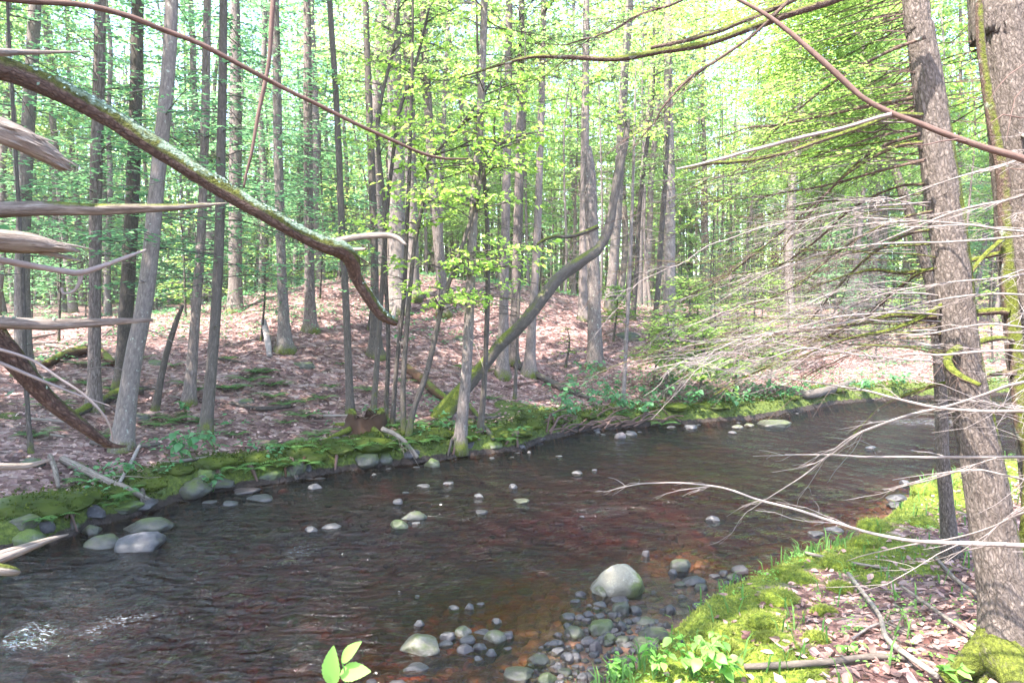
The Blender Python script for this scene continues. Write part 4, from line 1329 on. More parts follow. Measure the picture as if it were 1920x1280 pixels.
# beyond them the wood reads as one mass
mb = MB()
rg = np.random.default_rng(900)
n = 1500
ang = rg.uniform(-.86, .86, n); rad = rg.uniform(60, 125, n)
X, Y = np.sin(ang) * rad * 1.1, np.cos(ang) * rad
Z = height(X, Y)
for x, y, z in zip(X, Y, Z):
    tube(mb, np.array([[x, y, z - .3], [x + rg.normal(0, .3), y, z + 9], [x + rg.normal(0, .5), y, z + 19]]), [rg.uniform(.08, .2), .12, .06], 5, rg.uniform(0, 1), 0, 0, False)
m = 200000
c = rg.integers(0, n, m)
hh = 20 * rg.uniform(0, 1, m) ** 1.5 + .3
base = np.stack([X[c] + rg.normal(0, 1.9, m), Y[c] + rg.normal(0, 1.9, m), Z[c] + hh], 1)
keep = fbm(base * .33, 2) > -.45 + .48 * sstep(4, 19, hh)
base = base[keep]; m = len(base)
diamonds(mb, base, rg.normal(0, 1, (m, 3)) * [1, 1, .3], unit(rg.normal(0, .5, (m, 3)) + [0, 0, 1.0]), rg.uniform(.35, .8, m), rg.uniform(.25, .5, m), rg.uniform(0, 1, m), 1)
o = mb.build("distant_forest", [M['grey_bark'], M[BE]], smooth=False)
tag(o, "far-off wood closing the view behind all the trees, pale green and hazy", "forest", kind="stuff")

# unseen trees added beyond the left edge so their crowns shade the water
for x, y in ((-9.2, 5.6), (-10.5, 9.0), (-8.6, 7.6), (-9.4, 3.6), (-10.6, 1.4), (-12.5, 4.5)):
    wood_tree(x, y, "unseen tree added beyond the left edge to shade the water", "added trees beyond the left edge", 'bh')

# young hemlocks scattered under the trees
ym = []
for v in range(4):
    rg = np.random.default_rng(950 + v); hh = 3.2
    path = np.array([[0, 0, 0, .035], [.1, 0, 1.7, .022], [.05, .1, hh, .006]]); Pq = spline(path, 12)
    mt = MB(); tube(mt, Pq[:, :3], Pq[:, 3], 6, .3, 0, 0, False)
    mc_ = MB(); hemlock_crown(mc_, Pq, .5, hh, 34, rg, lmax=1.7, leaf=.09, step=.075, wr=.6)
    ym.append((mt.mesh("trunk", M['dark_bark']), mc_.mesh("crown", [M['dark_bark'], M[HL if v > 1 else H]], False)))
cnt = 0
while cnt < 46:
    y = rng.uniform(15, 46); px = rng.choice([rng.uniform(-60, 640), rng.uniform(1180, 1900), rng.uniform(1180, 1900)])
    x = (px - 960) / FPX * y
    if bank_far([x], [y])[0] < 2.5:
        continue
    o = thing("young_hemlock", "young hemlock in the understorey of the " + ("left wood" if px < 700 else "right wood"), "tree", (x, y, ground(x, y)), "young hemlocks of the " + ("left wood" if px < 700 else "right wood"))
    s = rng.uniform(.5, 1.2); o.scale = (s, s, s); o.rotation_euler = (0, 0, rng.uniform(0, 6.28))
    for nm, m_ in zip(("trunk", "crown"), ym[rng.integers(4)]):
        q = bpy.data.objects.new(nm, m_); COL.objects.link(q); q.parent = o
    cnt += 1
# ------------------------------------------------------------------ the near trees
def curve_px(pts, d0, d1=None):
    """(x, y, width) points of the photograph set along a line of distances d0..d1"""
    n = len(pts); d1 = d0 if d1 is None else d1
    out = []
    for i, (x, y, w) in enumerate(pts):
        d = d0 + (d1 - d0) * i / max(n - 1, 1)
        out.append((*at(x, y, d), w / 2 / FPX * d))
    return np.array(out)


def fibre_disp(amp, seed=0.0):
    def f(P, D, th):
        n, s = len(P), len(th)
        L = np.concatenate([[0], np.cumsum(np.linalg.norm(np.diff(P, axis=0), axis=1))])
        q = np.stack([np.repeat(L * 5, s), np.tile(np.cos(th) * 3.4, n), np.tile(np.sin(th) * 3.4, n)], 1) + seed
        return (amp * fbm(q, 3)).reshape(n, s)
    return f


def joined(p0, c):
    """a branch that runs straight from its trunk at p0 before it enters the traced course c"""
    p0 = np.asarray(p0, float); t = np.linspace(0, 1, max(3, int(np.linalg.norm(c[0, :3] - p0[:3]) / max(np.linalg.norm(c[1, :3] - c[0, :3]), .08)) + 1))[:-1, None]
    return np.vstack([p0 * (1 - t) + c[0] * t, c])


def limb(root, pts, mats, sides=8, rings=40, amp=.1, freq=30, moss=None, seed=0, name="branch", extra=None, knots=0, splinter=0, wig=0.0):
    P = spline(pts, rings)
    rg = np.random.default_rng(3000 + seed)
    if wig:
        nz = np.stack([fbm(np.stack([np.linspace(0, 9, rings), np.full(rings, seed * 1.7 + k * 5), np.zeros(rings)], 1), 3) for k in range(3)], 1)
        P[:, :3] += nz * wig * np.linspace(.2, 1, rings)[:, None]
    mb = MB()
    tube(mb, P[:, :3], P[:, 3], sides, rg.uniform(0, .6), 0, 0, True, (fibre_disp(amp * 1.6, seed * 2.3) if mats[0].name == 'dead_wood' else bark_disp(amp, freq, seed * 2.3)), moss)
    for _ in range(splinter * 2):
        k = int(rings * rg.uniform(.80, .985)); d = unit(P[k, :3] - P[k - 4, :3]); r = max(P[k, 3], .55 * P[int(rings * .72), 3])
        s = unit(np.cross(d, rg.normal(0, 1, 3))) * r * rg.uniform(.55, .95)
        l = r * rg.uniform(2.5, 6); c0 = P[k, :3] + s * .8 - d * r * 2.2
        tube(mb, np.stack([c0, c0 + d * l * .55 + s * .15, c0 + d * l + s * rg.uniform(0, .5)]), [r * rg.uniform(.25, .4), r * .2, r * .03], 5, rg.uniform(0, 1), 0, 0, False)
    if extra:
        extra(mb, P, rg)
    o = mb.build(name, mats, root)
    return o, P


def twigs(mb, P, rg, count, l0, l1, plane=None, r=.0028, t0=.2, t1=1.0, gen=1, droop=.15, mi=0, spread=(.45, 1.0), ends=1.0):
    """fine bare side twigs along a branch, again with finer ones"""
    L = len(P)
    for _ in range(count):
        t = rg.uniform(t0, t1); k = min(int(t * (L - 1)), L - 2)
        c = P[k, :3]; d = unit(P[k + 1, :3] - P[k, :3])
        s = np.cross(d, plane if plane is not None else np.array([0, 0, 1.0])); s = unit(s) * rg.choice([-1, 1])
        a = rg.uniform(*spread)
        v = unit(d * cos(a) + s * sin(a) + np.array([0, 0, rg.normal(0, .22)]))
        l = rg.uniform(l0, l1) * (1.15 - .6 * t)
        u = np.linspace(0, 1, 6)[:, None]
        w = rg.normal(0, .07, 3) * l; jit = np.cumsum(rg.normal(0, .028 * l, (6, 3)), 0) * u
        q = c + v * l * u + (d * .25 * l + np.array([0, 0, -droop * l])) * u ** 2 + w * np.sin(u * 5 + rg.uniform(0, 3)) * u + jit
        rr = max(min(r * rg.uniform(.7, 1.3), P[k, 3] * .7), .0009)
        tube(mb, q, np.linspace(rr, rr * .4, 6), 4, rg.uniform(0, 1), 0, mi, cap=False)
        if gen > 0:
            Q = np.hstack([q, np.linspace(rr, rr * .4, 6)[:, None]])
            twigs(mb, Q, rg, rg.integers(2, 6), l * .25, l * .55, plane, rr * .6, .15, .95, gen - 1, droop, mi)


# --- big hemlock of the near bank
b = on_ground(1908, 1262, 2.0, 20)
d = b[1] * cos(PITCH) + (CAM[2] - b[2]) * sin(PITCH)
big = thing("hemlock_tree", "stout scaly hemlock trunk leaning left on the near bank, mossy along its right side", "tree", b)
path = px_path([(1912, 1262, 150), (1902, 1175, 128), (1885, 1100, 104), (1863, 1000, 88), (1843, 880, 82), (1820, 760, 77), (1799, 640, 73), (1784, 480, 70), (1763, 330, 68), (1743, 180, 62), (1726, 60, 54), (1712, -80, 50)], d, None, 0, 11)
P = spline(path, 420)
P[:, 3] *= 1 + .28 * np.exp(-np.maximum(P[:, 2] - P[0, 2], 0) / .16)
P = np.vstack([[*(P[0, :3] - [0, 0, .2]), P[0, 3] * 1.15], P])


def plates(Pp, D, th):
    n, s = len(Pp), len(th)
    z = np.repeat(Pp[:, 2], s); c = np.tile(np.cos(th), n); q = np.tile(np.sin(th), n)
    a = fbm(np.stack([c * 7, q * 7, z * 7], 1), 4)
    wv = vnoise(np.stack([c * 2, q * 2, z * 5], 1))
    r1 = np.abs(fbm(np.stack([c * 9 + wv * .5, q * 9 + wv * .5, z * 5.5], 1), 2))
    return (.05 * a - .085 * (1 - sstep(0, .16, r1)) + .03 * vnoise(np.stack([c * 1.2, q * 1.2, z * 1.1], 1))).reshape(n, s)


mb = MB()
zb = P[1, 2]
tube(mb, P[:, :3], P[:, 3], 84, .25, 0, 0, True, plates, trunk_moss(zb, .22, .7, (.9, -.2, .1, .8), 4.0))
mb.build("trunk", [M['near_bark']], big)
for i, (pts, dd) in enumerate([([(1880, 1205, 80), (1845, 1235, 60), (1810, 1256, 42), (1765, 1282, 24)], 0), ([(1880, 1235, 90), (1895, 1262, 70), (1905, 1300, 40)], -.25), ([(1900, 1205, 70), (1960, 1225, 50), (2010, 1240, 24)], 0)]):
    q = curve_px(pts, d + dd * .2, d + dd)
    q[:, 2] += .03
    limb(big, q, [M['near_bark']], 14, 30, .18, 16, lambda V, D: np.full(len(V), .72), 800 + i, "root")

# --- a slim tree left of it
b3 = on_ground(1786, 1052, 2.0, 30)
d3 = b3[1] * cos(PITCH) + (CAM[2] - b3[2]) * sin(PITCH)
slim = thing("slim_tree", "slim spotted tree with a rubbed pinkish foot left of the stout scaly trunk", "tree", b3)
path = px_path([(1786, 1056, 32), (1776, 960, 27), (1768, 860, 25), (1764, 740, 24), (1757, 640, 22), (1746, 540, 21), (1722, 450, 20), (1696, 370, 19), (1668, 290, 16), (1648, 232, 14), (1630, 160, 12)], d3, None, .03, 8)
tr, PS = make_trunk(slim, path, 'near_bark', 24, 140, .5, .16, .1, .3, (.3, -.4, .5, .8), 77)

# --- the edge tree and the mossy pole before it
be = np.array([3.35, 4.05, 0.0]); be[2] = ground(be[0], be[1])
edge = thing("hemlock_tree", "rough scaly trunk rising along the picture's right edge, partly cut off by it", "tree", be)
path = np.array([[*be, .19]] + [(*at(x, y, 4.15), w / 2 / FPX * 4.15) for x, y, w in [(1985, 900, 122), (1960, 700, 118), (1940, 500, 112), (1922, 330, 104), (1902, 160, 100), (1886, 20, 94), (1870, -120, 90)]])
path = np.vstack([path, [path[-1, 0] - .2, path[-1, 1], 11, .05]])
PE = spline(path, 260)
mb = MB(); tube(mb, PE[:, :3], PE[:, 3], 64, .2, 0, 0, True, plates, trunk_moss(be[2], .3, .8, (.8, -.5, .1, .35), 9.0))
mb.build("trunk", [M['near_bark']], edge)
bp = np.array([2.72, 3.60, 0.0]); bp[2] = ground(bp[0], bp[1])
pole = thing("slim_tree", "thin mossy lichen-speckled stem between the stout scaly trunk and the right edge trunk", "tree", bp)
path = np.array([[*bp, .045]] + [(*at(x, y, 3.72), w / 2 / FPX * 3.72) for x, y, w in [(1935, 900, 30), (1918, 790, 28), (1908, 690, 27), (1897, 590, 26), (1888, 480, 25), (1884, 400, 23), (1880, 330, 22), (1862, 230, 20), (1848, 150, 17), (1838, 60, 15), (1836, -60, 12)]])
mb = MB(); PP = spline(path, 150); tube(mb, PP[:, :3], PP[:, 3], 18, .2, 0, 0, True, bark_disp(.16, 16, 2), trunk_moss(bp[2], 2.4, .8, (-.2, -.6, .3, .75), 2.0))
mb.build("trunk", [M['limb_bark']], pole)

# mossy boughs of the pole
for i, (pts, a, b_, ms) in enumerate([
    ([(1892, 586, 16), (1870, 583, 13), (1800, 589, 14), (1740, 593, 15), (1680, 589, 13), (1630, 600, 11), (1580, 614, 9), (1540, 636, 8), (1480, 668, 6), (1400, 705, 4), (1340, 740, 2)], 3.7, 3.9, 1.2),
    ([(1886, 474, 10), (1860, 478, 9), (1810, 491, 8), (1740, 506, 8), (1690, 512, 8), (1640, 506, 6), (1590, 516, 4), (1520, 540, 2)], 3.7, 4.0, 1.1),
    ([(1880, 448, 9), (1845, 480, 9), (1820, 512, 8), (1800, 543, 8), (1765, 572, 8), (1722, 598, 8), (1670, 618, 7), (1610, 630, 5), (1560, 645, 4), (1500, 668, 2)], 3.68, 3.5, 1.2),
    ([(1900, 640, 9), (1870, 634, 10), (1820, 645, 13), (1790, 656, 14), (1777, 672, 15), (1784, 692, 14), (1806, 708, 12), (1838, 722, 8)], 3.7, 3.3, 1.25),
    ([(1905, 698, 9), (1860, 702, 8), (1800, 712, 8), (1740, 726, 7), (1690, 745, 6), (1650, 765, 5), (1625, 790, 5), (1600, 815, 3)], 3.7, 3.9, .8)]):
    limb(pole, curve_px(pts, a, b_), [M['limb_bark']], 10, 70, .22, 26, top_moss(ms, i * 3.0, -.9), 20 + i,
         extra=lambda mb, P, rg: twigs(mb, P, rg, 9, .1, .32, None, .0022, .35, .98, 1))

# dark and mossy boughs of the stout hemlock, sweeping down to the left
boughs = [
    ([(1712, 183, 12), (1640, 196, 9), (1560, 215, 8), (1480, 230, 6), (1400, 242, 4), (1330, 262, 2)], 3.5, 3.9, .5),
    ([(1728, 216, 13), (1672, 217, 11), (1610, 240, 10), (1540, 263, 10), (1460, 290, 9), (1380, 304, 9), (1330, 309, 8), (1285, 318, 4)], 3.4, 3.0, 1.0),
    ([(1726, 252, 10), (1660, 272, 8), (1610, 304, 7), (1545, 365, 6), (1470, 430, 5), (1400, 490, 4), (1330, 540, 2)], 3.5, 4.2, .5),
    ([(1730, 268, 12), (1690, 272, 11), (1640, 292, 9), (1600, 318, 8), (1560, 352, 6), (1520, 400, 4), (1480, 450, 3), (1440, 512, 2)], 3.5, 4.0, .7),
    ([(1735, 300, 9), (1660, 318, 7), (1580, 340, 6), (1480, 360, 5), (1390, 372, 3), (1300, 380, 2)], 3.5, 4.3, .4),
    ([(1750, 395, 8), (1690, 410, 7), (1620, 440, 6), (1560, 480, 5), (1500, 530, 4), (1440, 560, 3), (1380, 575, 2)], 3.5, 4.1, .5),
    ([(1755, 430, 9), (1700, 440, 8), (1630, 480, 7), (1570, 540, 5), (1500, 620, 4), (1420, 660, 2)], 3.6, 4.5, .7),
    ([(1765, 500, 9), (1720, 515, 8), (1680, 545, 8), (1640, 580, 7), (1600, 610, 5), (1540, 640, 3)], 3.6, 4.3, .8),
    ([(1740, 345, 8), (1680, 352, 6), (1600, 390, 6), (1520, 460, 5), (1440, 510, 3), (1370, 540, 2)], 3.6, 4.6, .4),
    ([(1735, 70, 10), (1660, 100, 8), (1570, 150, 7), (1490, 210, 5), (1420, 280, 3), (1370, 330, 2)], 3.5, 4.2, .4),
    ([(1790, 600, 8), (1720, 620, 7), (1640, 640, 6), (1560, 680, 4), (1480, 720, 2)], 3.6, 4.4, .6),
    ([(1728, -110, 26), (1640, -35, 22), (1560, 2, 19), (1480, 26, 18), (1400, 55, 17), (1320, 82, 16), (1240, 96, 15), (1150, 110, 14), (1060, 108, 11), (1000, 108, 9), (930, 125, 6), (860, 146, 3)], 3.3, 3.2, .75),
    ([(1715, -140, 20), (1600, -70, 17), (1500, -8, 15), (1420, 28, 14), (1340, 60, 12), (1280, 78, 11), (1220, 92, 9)], 3.3, 3.25, .65),
    ([(1480, 2, 10), (1450, 30, 9), (1400, 75, 8), (1340, 115, 8), (1290, 150, 7), (1240, 205, 5), (1218, 240, 3), (1160, 268, 2)], 3.25, 3.3, .3),
    ([(1330, -25, 8), (1260, 8, 7), (1200, 28, 6), (1140, 60, 5), (1080, 80, 4), (1020, 82, 2)], 3.3, 3.5, .2)]
for i, (pts, a, b_, ms) in enumerate(boughs):
    limb(big, curve_px([(x_, y_, w_ * .75) for x_, y_, w_ in pts], a, b_), [M['limb_bark']], 10 if i in (1, 11, 12) else 7, 64, .16, 24, top_moss(ms * 1.25, i * 2.0, -.9), 40 + i, wig=.012,
         extra=lambda mb, P, rg: twigs(mb, P, rg, 11, .15, .5, None, .0022, .25, .98, 1))

# bare pale twig boughs that reach in from the right edge, before the trunks
grey = [
    ([(2000, 1030, 20), (1920, 1022, 18), (1840, 1018, 17), (1760, 1014, 15), (1700, 1010, 13), (1620, 995, 11), (1560, 976, 10), (1490, 952, 9), (1420, 934, 8), (1360, 913, 7), (1300, 905, 6), (1230, 905, 5), (1180, 912, 4), (1132, 926, 2)], 2.6, 4.4, 14),
    ([(1990, 775, 15), (1920, 772, 14), (1850, 771, 13), (1760, 764, 11), (1690, 748, 9), (1640, 735, 8), (1560, 720, 7), (1480, 708, 5), (1400, 700, 4), (1280, 680, 2)], 2.7, 4.0, 14),
    ([(1990, 858, 12), (1900, 857, 11), (1800, 858, 10), (1700, 857, 8), (1620, 856, 7), (1540, 852, 5), (1470, 850, 3)], 2.8, 4.0, 9),
    ([(1990, 665, 10), (1880, 659, 9), (1770, 660, 8), (1700, 661, 6), (1640, 676, 2)], 2.7, 3.4, 6),
    ([(1990, 705, 12), (1900, 718, 11), (1830, 742, 10), (1770, 762, 10), (1700, 780, 9), (1640, 800, 8), (1590, 822, 7), (1550, 855, 6), (1500, 892, 5), (1450, 925, 4), (1405, 955, 2)], 2.7, 4.2, 16),
    ([(1990, 340, 12), (1900, 372, 10), (1800, 395, 9), (1700, 435, 8), (1600, 470, 6), (1500, 492, 5), (1400, 520, 4), (1290, 560, 2)], 2.8, 4.2, 16),
    ([(1990, 445, 10), (1880, 430, 9), (1760, 414, 7), (1640, 418, 6), (1520, 432, 5), (1400, 462, 2)], 2.7, 3.9, 14),
    ([(1990, 438, 10), (1900, 446, 9), (1780, 456, 8), (1660, 458, 7), (1560, 470, 5), (1470, 500, 3), (1380, 540, 2)], 2.8, 4.1, 14),
    ([(1990, 505, 9), (1880, 520, 8), (1760, 532, 7), (1660, 548, 6), (1560, 590, 5), (1460, 640, 4), (1360, 668, 2)], 2.9, 4.2, 16),
    ([(1990, 560, 9), (1880, 552, 8), (1780, 560, 7), (1660, 590, 6), (1540, 630, 4), (1420, 680, 3), (1330, 700, 2)], 2.9, 4.3, 16),
    ([(1990, 910, 8), (1900, 892, 7), (1820, 880, 6), (1740, 900, 5), (1660, 915, 3)], 2.7, 3.6, 6),
    ([(1990, 940, 10), (1925, 960, 9), (1860, 990, 8), (1800, 1008, 7), (1720, 1020, 6), (1640, 1036, 4), (1590, 1050, 2)], 2.5, 3.6, 6),
    ([(1990, 620, 8), (1850, 610, 7), (1720, 630, 6), (1600, 640, 5), (1480, 680, 3), (1380, 720, 2)], 2.9, 4.4, 14),
    ([(1990, 270, 8), (1890, 305, 7), (1780, 340, 6), (1660, 380, 5), (1540, 400, 4), (1430, 430, 2)], 2.8, 4.2, 12),
]
for i, (pts, a, b_, n) in enumerate(grey):
    limb(edge, joined([*PE[int(20 + i * 4), :3], .012], curve_px([(x_, y_, w_ * .52) for x_, y_, w_ in pts], a, b_)), [M['twig']], 7, 70, .10, 30, None, 60 + i, wig=.02,
         extra=lambda mb, P, rg: twigs(mb, P, rg, n, .2, .65, None, .0021, .35, .99, 1 + i % 2, .10, spread=(.3, .8)))
limb(edge, joined([*PE[150, :3], .02], curve_px([(2010, 335, 17), (1920, 298, 14), (1850, 278, 12), (1780, 254, 11), (1720, 230, 10), (1672, 212, 10), (1620, 185, 9), (1570, 140, 11), (1520, 95, 10), (1470, 52, 9), (1420, 18, 7), (1360, -12, 5)], 2.3, 2.6)),
     [M['brown_twig']], 10, 110, .16, 40, None, 81, extra=lambda mb, P, rg: (twigs(mb, P, rg, 6, .2, .5, None, .003, .55, .95, 0, .0)))
limb(edge, curve_px([(1672, 214, 8), (1640, 222, 7), (1580, 240, 6), (1500, 258, 7), (1420, 280, 6), (1340, 300, 5), (1270, 318, 3)], 2.42, 2.6), [M['twig']], 8, 50, .08, 24, None, 82, wig=.006)

# the thicket of fine dead twigs: more boughs of the slim tree and the stout hemlock
rg = np.random.default_rng(44)
for i in range(50):
    host, HP = (slim, PS) if i % 2 else (big, P)
    zz = rg.uniform(2.05, 3.45)
    c = np.array([np.interp(zz, HP[:, 2], HP[:, k]) for k in range(3)])
    a = rg.uniform(pi * .70, pi * 1.12)
    L = rg.uniform(1.0, 2.3)
    v = np.array([cos(a), sin(a), rg.uniform(-.05, .25)])
    t = np.linspace(0, 1, 7)[:, None]
    q = c + v * L * t + np.array([0, 0, -.26 * L]) * t ** 2 * rg.uniform(.2, 1.2)
    pts = np.hstack([q, np.linspace(rg.uniform(.004, .007), .001, 7)[:, None]])
    ms = rg.choice([0, 0, .5, .9])
    limb(host, pts, [M['twig'] if ms < .6 else M['limb_bark']], 5, 40, .1, 24, top_moss(ms, i, -.7) if ms else None, 100 + i, wig=.06,
         extra=lambda mb, P, rg: twigs(mb, P, rg, 11, .2, .6, None, .0019, .2, .99, 1 + i % 2, .14, spread=(.25, .8)))

# live hemlock sprays high on the stout and the edge tree
rg = np.random.default_rng(45)
mb = MB()
for i in range(84):
    zz = rg.uniform(3.2, 4.7)
    c = np.array([np.interp(zz, P[:, 2], P[:, k]) for k in range(3)])
    a = rg.uniform(pi * .48, pi * 1.08)
    sprays(mb, c, (cos(a), sin(a)), rg.uniform(.5, 1.45), rg, .024, .018, droop=rg.uniform(.15, .4), rise=rg.uniform(-.1, .25), r=.0045, bare=.25, thin=.75, width=.36)
for i in range(64):
    zz = rg.uniform(3.4, 5.2)
    c = np.array([np.interp(zz, P[:, 2], P[:, k]) for k in range(3)])
    a = rg.uniform(pi * .42, pi * .8)
    sprays(mb, c, (cos(a), sin(a)), rg.uniform(.7, 2.0), rg, .028, .021, droop=rg.uniform(.15, .4), rise=rg.uniform(-.1, .2), r=.004, bare=.2, thin=.75, width=.38)
mb.build("crown", [M['limb_bark'], M['hemlock_lit']], big, smooth=False)
mb = MB()
for i in range(40):
    zz = rg.uniform(3.4, 4.9)
    c = np.array([np.interp(zz, PE[:, 2], PE[:, k]) for k in range(3)])
    a = rg.uniform(pi * .45, pi * .98)
    sprays(mb, c, (cos(a), sin(a)), rg.uniform(.7, 1.9), rg, .026, .02, droop=rg.uniform(.15, .4), rise=rg.uniform(-.1, .25), r=.0045, bare=.25, thin=.75, width=.36)
mb.build("crown", [M['limb_bark'], M['hemlock_lit']], edge, smooth=False)

# --- the two trees just left of the picture whose branches reach in
bl = np.array([-2.75, .95, 0.0]); bl[2] = ground(bl[0], bl[1])
lich = thing("mossy_tree", "tree beyond the left edge whose long lichened limb sweeps diagonally down across the view", "tree", bl)
mb = MB(); q = spline(np.array([[*bl, .2], [bl[0], bl[1], 2.0, .17], [bl[0] - .05, bl[1], 4.2, .14], [bl[0], bl[1] - .02, 9, .10], [bl[0], bl[1], 13, .04]]), 60)
tube(mb, q[:, :3], q[:, 3], 20, .3, 0, 0, True, bark_disp(.1, 10, 5), trunk_moss(bl[2], 1.0, .8)); mb.build("trunk", [M['limb_bark']], lich)
rgc = np.random.default_rng(71); mb = MB()
leaf_layers(mb, np.array([[bl[0], bl[1], 0], [bl[0], bl[1], 14]]), 8.6, 12.6, 22, rgc, lmax=4.2, leaf=.17, per=40, sector=(pi * .68, pi * 1.05))  # unseen high crown, added and angled to shade the stream
mb.build("crown", [M['dark_bark'], M['beech']], lich, smooth=False)
pts = joined([bl[0], bl[1], 3.55, .06], curve_px([(-130, 108, 50), (0, 128, 44), (90, 160, 41), (180, 205, 38), (260, 255, 36), (340, 306, 34), (420, 356, 32), (500, 402, 30), (560, 436, 28), (605, 458, 30), (640, 468, 33), (660, 490, 28), (668, 520, 22), (690, 556, 21), (716, 590, 20), (742, 604, 15)], 2.0, 2.7))
lm, LP = limb(lich, pts, [M['lichen_bark']], 26, 240, .16, 34, top_moss(1.1, 6.0, -.8), 7, splinter=4)
for i, (pp, a, b_, ms) in enumerate([([(622, 455, 14), (660, 446, 12), (700, 441, 12), (738, 443, 10), (762, 459, 5)], 2.55, 2.5, 0), ([(626, 468, 9), (655, 468, 8), (686, 467, 6)], 2.55, 2.5, .4), ([(736, 606, 12), (738, 590, 10), (742, 572, 4)], 2.7, 2.7, .3)]):
    limb(lich, curve_px(pp, a, b_), [M['dead_wood']], 9, 36, .12, 34, top_moss(ms, i) if ms else None, 8 + i)
# lichen flakes and moss tufts sitting on the limb's upper side
rg = np.random.default_rng(77)
mb = MB(); n = 3600
k = rg.integers(6, len(LP) - 2, n)
dirs = unit(np.gradient(LP[:, :3], axis=0))[k]
sx = unit(np.cross(dirs, [0, 0, 1.0])); up = np.cross(sx, dirs)
a = rg.normal(.35, .62, n)
nv = up * np.cos(a)[:, None] - sx * np.sin(a)[:, None]
base = LP[k, :3] + nv * (LP[k, 3] * rg.uniform(.96, 1.12, n))[:, None] + dirs * rg.uniform(-.01, .01, n)[:, None]
ok = fbm(base * 9, 3) > -.12
base, nv, dirs, m = base[ok], nv[ok], dirs[ok], ok.sum()
tv = unit(np.cross(nv, rg.normal(0, 1, (m, 3))))
diamonds(mb, base - tv * .006, tv + nv * .25, nv, rg.uniform(.006, .015, m), rg.uniform(.005, .012, m), rg.uniform(0, 1, m))
lo = mb.build("lichen", M['lichen'], lm, smooth=False); lo["kind"] = "stuff"
tw, _ = limb(lich, joined([bl[0], bl[1], 3.95, .014], curve_px([(-120, -25, 13), (30, 0, 12), (150, 9, 11), (240, 30, 11), (300, 54, 10), (370, 80, 10), (430, 111, 9), (490, 143, 9), (545, 172, 8), (600, 198, 8), (655, 226, 7), (700, 247, 7), (745, 267, 6), (790, 287, 6), (830, 297, 5), (878, 298, 3)], 1.9, 2.5)), [M['brown_twig']], 8, 110, .10, 40, None, 15,
             extra=lambda mb, P, rg: twigs(mb, P, rg, 46, .008, .02, None, .002, .1, .98, 0, 0))
tw2, _ = limb(lich, curve_px([(514, -60, 9), (512, 0, 9), (508, 60, 9), (505, 110, 8), (495, 165, 8), (484, 215, 7), (472, 285, 6), (462, 325, 5), (457, 352, 4)], 2.4, 2.4), [M['brown_twig']], 8, 60, .1, 40, None, 16)
tw2.name = "branch"

